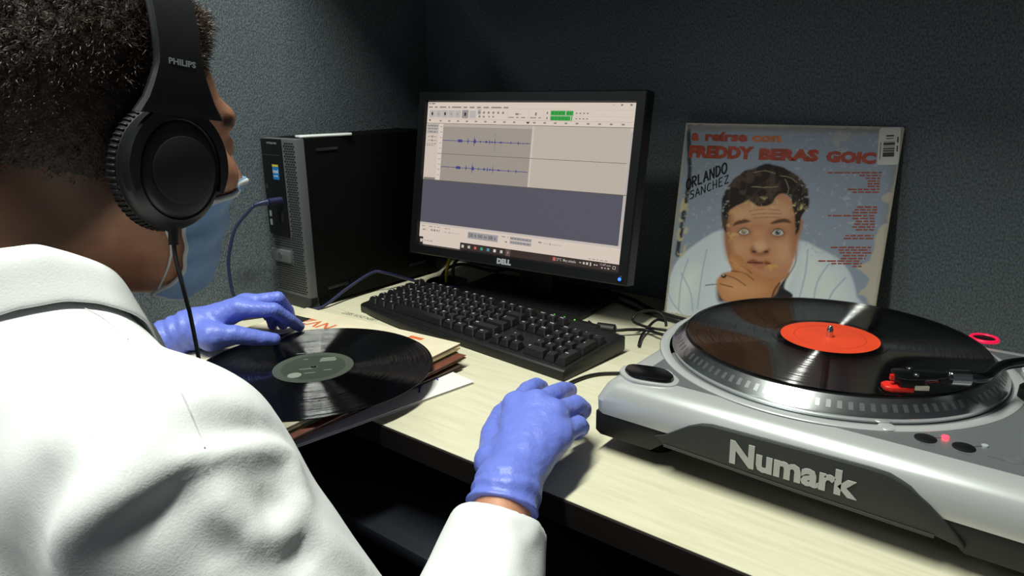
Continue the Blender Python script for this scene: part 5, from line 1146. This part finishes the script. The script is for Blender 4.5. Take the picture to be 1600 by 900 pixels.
# ---- headphones, worn on the head (built in head space)
def build_headphones():
    t = thing('headphones', 'black over-ear headphones worn by the seated person', 'headphones', tuple(hw([0, 0, .165])))
    o = hw([0, 0, .165]); M4 = np.vstack([np.c_[RH, HC], [0, 0, 0, 1]])
    PB = mat('phone_black', '17181a', .42, spec=.45, bump=(1200, .1, .0003)); PD = mat('phone_disc', '0e0f10', .55); PC = mat('phone_cushion', '1a1a1c', .55, bump=(90, .35, .002))
    cant = math.radians(5)
    for s in (1, -1):
        # lathe about the local x axis: profile z = outward distance
        base = M4 @ np.array(mx((.078*s, .000, -.004), ry=s*math.pi/2)) @ np.array(mx(ry=0, rx=0))
        def L(prof, m, nm, par, n=56, sx=.97, sy=.81, ang=30): return obj(nm, xf(lathe(prof, n, sx, sy), base), m, par, smooth=True, angle=ang, off=o)
        cup = L([(.030, .014), (.0435, .014), (.0450, .017), (.0450, .021), (.0425, .0265), (.0375, .0310), (.0365, .0315), (.0352, .0306), (.0346, .0314), (.032, .0332), (.0255, .0345), (0, .0348)], PB, 'ear_cup', t, 64)
        cu = L([(.026, .001), (.030, -.003), (.040, -.003), (.0440, .000), (.0462, .006), (.0455, .011), (.0440, .0145), (.030, .0145)], PC, 'ear_cushion', t, 72)
        # gathered pleats of the cushion edge
        pl = []
        for k in range(64):
            a = 2*math.pi*k/64; pl.append(xf(tube([(.0452*math.cos(a)*.97, .0452*math.sin(a)*.81, .003), (.0466*math.cos(a)*.97, .0466*math.sin(a)*.81, .008), (.0450*math.cos(a)*.97, .0450*math.sin(a)*.81, .0135)], .0009, 5, 2), base))
        tag(obj('pleats', join(*pl), PC, cu, smooth=True, off=o), kind='stuff')
        L([(.0, .0346), (.0228, .0346), (.0232, .0354), (.022, .0360), (0, .0360)], PD, 'cup_disc', cup, 48, 1.02, .98)
        # yoke: half ring round the upper cup joining the headband
        ring = []
        r0, r1 = .0365, .0455
        A = np.radians(np.linspace(-112, 112, 41))
        for a in A:
            e = min(1, (math.radians(112)-abs(a))/.35); ra, rb = (r0+r1)/2-(r1-r0)/2*(.55+.45*e), (r0+r1)/2+(r1-r0)/2*(.55+.45*e)
            ca, sa = math.cos(a), math.sin(a)       # a = 0 is up (head z)
            for (r, x) in ((ra, .0265), (ra, .0335), (rb*.985, .0328), (rb, .0285), (rb, .0225)): ring.append((x, r*sa*.82, r*ca*.98))
        nn = 5; f = []
        for i in range(len(A)-1):
            for j in range(nn): k = (j+1) % nn; f.append((i*nn+j, i*nn+k, (i+1)*nn+k, (i+1)*nn+j))
        f += [list(range(nn))[::-1], [(len(A)-1)*nn+j for j in range(nn)]]
        v = np.array(ring); v[:, 0] = .078*s+v[:, 0]*s; v[:, 2] -= .004
        if s < 0: f = [q[::-1] for q in f]
        obj('yoke', xf((v, f), M4), PB, t, smooth=True, angle=35, off=o)
    # headband
    nb = 61; sec = []
    for i in range(nb):
        th = math.pi*i/(nb-1); cx, cz = math.cos(th), math.sin(th)
        x = .106*np.sign(cx)*abs(cx)**.80; z = .033+.129*cz**.86
        tang = None; sec.append((x, z))
    sec = np.array(sec); tg = np.gradient(sec, axis=0); tg /= np.linalg.norm(tg, axis=1)[:, None]; nrm = np.c_[tg[:, 1], -tg[:, 0]]; nrm *= np.sign((nrm*(sec-np.array([0, .03]))).sum(1))[:, None]
    def band(w0, w1, t0, t1, i0=0, i1=nb, nm='headband', m=PB, par=None):
        V = []; f = []; prof = [(-1, t0), (-.9, t1), (.9, t1), (1, t0), (1, t0-.003), (-1, t0-.003)]
        for i in range(i0, i1):
            k = min(i, nb-1-i)/((nb-1)/2); w = w0+(w1-w0)*min(1, (k*7))**.6
            for a, b in prof: p = sec[i]+nrm[i]*b; V.append((p[0], a*w/2, p[1]))
        n = len(prof)
        for i in range(i1-i0-1):
            for j in range(n): k = (j+1) % n; f.append((i*n+j, (i+1)*n+j, (i+1)*n+k, i*n+k))
        f += [list(range(n)), [(i1-i0-1)*n+j for j in range(n)][::-1]]
        return obj(nm, xf((np.array(V), f), M4), m, par or t, smooth=True, angle=35, off=o)
    hb = band(.066, .034, .0035, .006)
    band(.030, .030, .0, .0005, 14, nb-14, 'headband_pad', PC)
    for s in (1, -1):
        i = 4; p = sec[i]; 
        e = np.array([0, s, 0.]); upv = np.array([sec[i+2][0]-sec[i-2][0], 0, sec[i+2][1]-sec[i-2][1]]); upv[0] *= s
        ob = np.array([p[0]*s+nrm[i][0]*.0063*s, 0, p[1]+nrm[i][1]*.0063])
        vt = text('PHILIPS', .0056, .0002, 'CENTER', width=None); 
        vt[0][:, 0] *= 1.12
        obj('lettering', xf(xf(vt, basis(ob, e, upv)), M4), mat('letter_grey', '9a9da0', .4), hb, off=o)
    # lead from the right cup
    obj('cable_boot', tube([hw([.100, .0, -.044]), hw([.101, .0, -.058])], .0034, 12, 0), PB, t, smooth=True, angle=40, off=o)
    obj('cable', tube([hw([.101, 0, -.056]), hw([.1015, .001, -.066])]+[CAM+ray(x, y)*k for x, y, k in ((285, 445, .525), (294, 480, .55), (302, 515, .57))]+[np.array([.46, -.43, .02]), np.array([.46, -.40, -.20])], .0017, 8, 8), CBK, t, smooth=True, off=o)
    lb = hw([-.106, .0, -.050]); obj('cable', tube([hw([-.106, 0, -.046]), hw([-.106, .004, -.075]), hw([-.098, .03, -.15]), hw([-.07, .03, -.24]), np.array([.30, -.44, -.02])], .0014, 8, 8), CBK, t, smooth=True, off=o)
build_headphones()
# ---- mouse under the right hand with its lead
mo = thing('computer_mouse', 'black computer mouse covered by the right gloved hand', 'mouse', (.592, -.150, 0), .36)
def msd(P): return smax(ell(P, (0, 0, .004), (.030, .054, .031)), .001-P[:, 2], .003)
mv, mf = nets(msd, (-.04, -.065, -.005), (.04, .065, .045), .003, 1); fastobj('shell', mv, mf, BLACK, mo)
obj('scroll_wheel', xf(lathe([(0, -.003), (.007, -.003), (.007, .003), (0, .003)], 20), mx((0, .030, .026), ry=math.pi/2)), RUB, mo)
cable('mouse_cable', 'thin black mouse cable passing the keyboard corner to the turntable', [(.572, -.098, .008), (.560, -.075, .003), at(884, 604, .003), at(905, 592, .003), at(930, 585, .003), at(958, 583, .003), (.60, .085, .003), (.63, .11, .003)], .0022, CBK)
# ---- stool that carries the person
st = thing('office_stool', 'black padded office stool under the seated person', 'stool', (.40, -.83, -H))
obj('seat', lathe([(0, .290), (.17, .290), (.20, .300), (.205, .320), (.195, .340), (.15, .347), (0, .345)], 48), mat('stool_vinyl', '191a1c', .5), st, smooth=True, angle=50)
obj('column', lathe([(.028, .10), (.028, .25), (.018, .25), (.018, .291)], 24), mat('stool_steel', '8a8d90', .3, 1.), st, smooth=True, angle=40)
for k in range(5):
    a = 2*math.pi*k/5+.3; lg = obj('leg', xf(prism([(0, .018), (.27, .012), (.27, -.012), (0, -.018)][::-1], .065, .10), mx(rz=a)), BLACK, st, bevel=.004)
    obj('caster', xf(lathe([(0, -.011), (.024, -.011), (.028, -.006), (.028, .006), (.024, .011), (0, .011)], 20), mx((.26*math.cos(a), .26*math.sin(a), .0285), rx=math.pi/2, rz=a)), RUB, lg, smooth=True, angle=40)
    obj('caster_stem', xf(lathe([(.006, .03), (.006, .07)], 12), mx((.26*math.cos(a), .26*math.sin(a), 0))), RUB, lg)
# ------------------------------------------------------------------ lift everything from desk-top zero to floor zero
for o in SC.objects:
    if o.parent is None and o.type in {'MESH', 'EMPTY'}: o.location.z += H
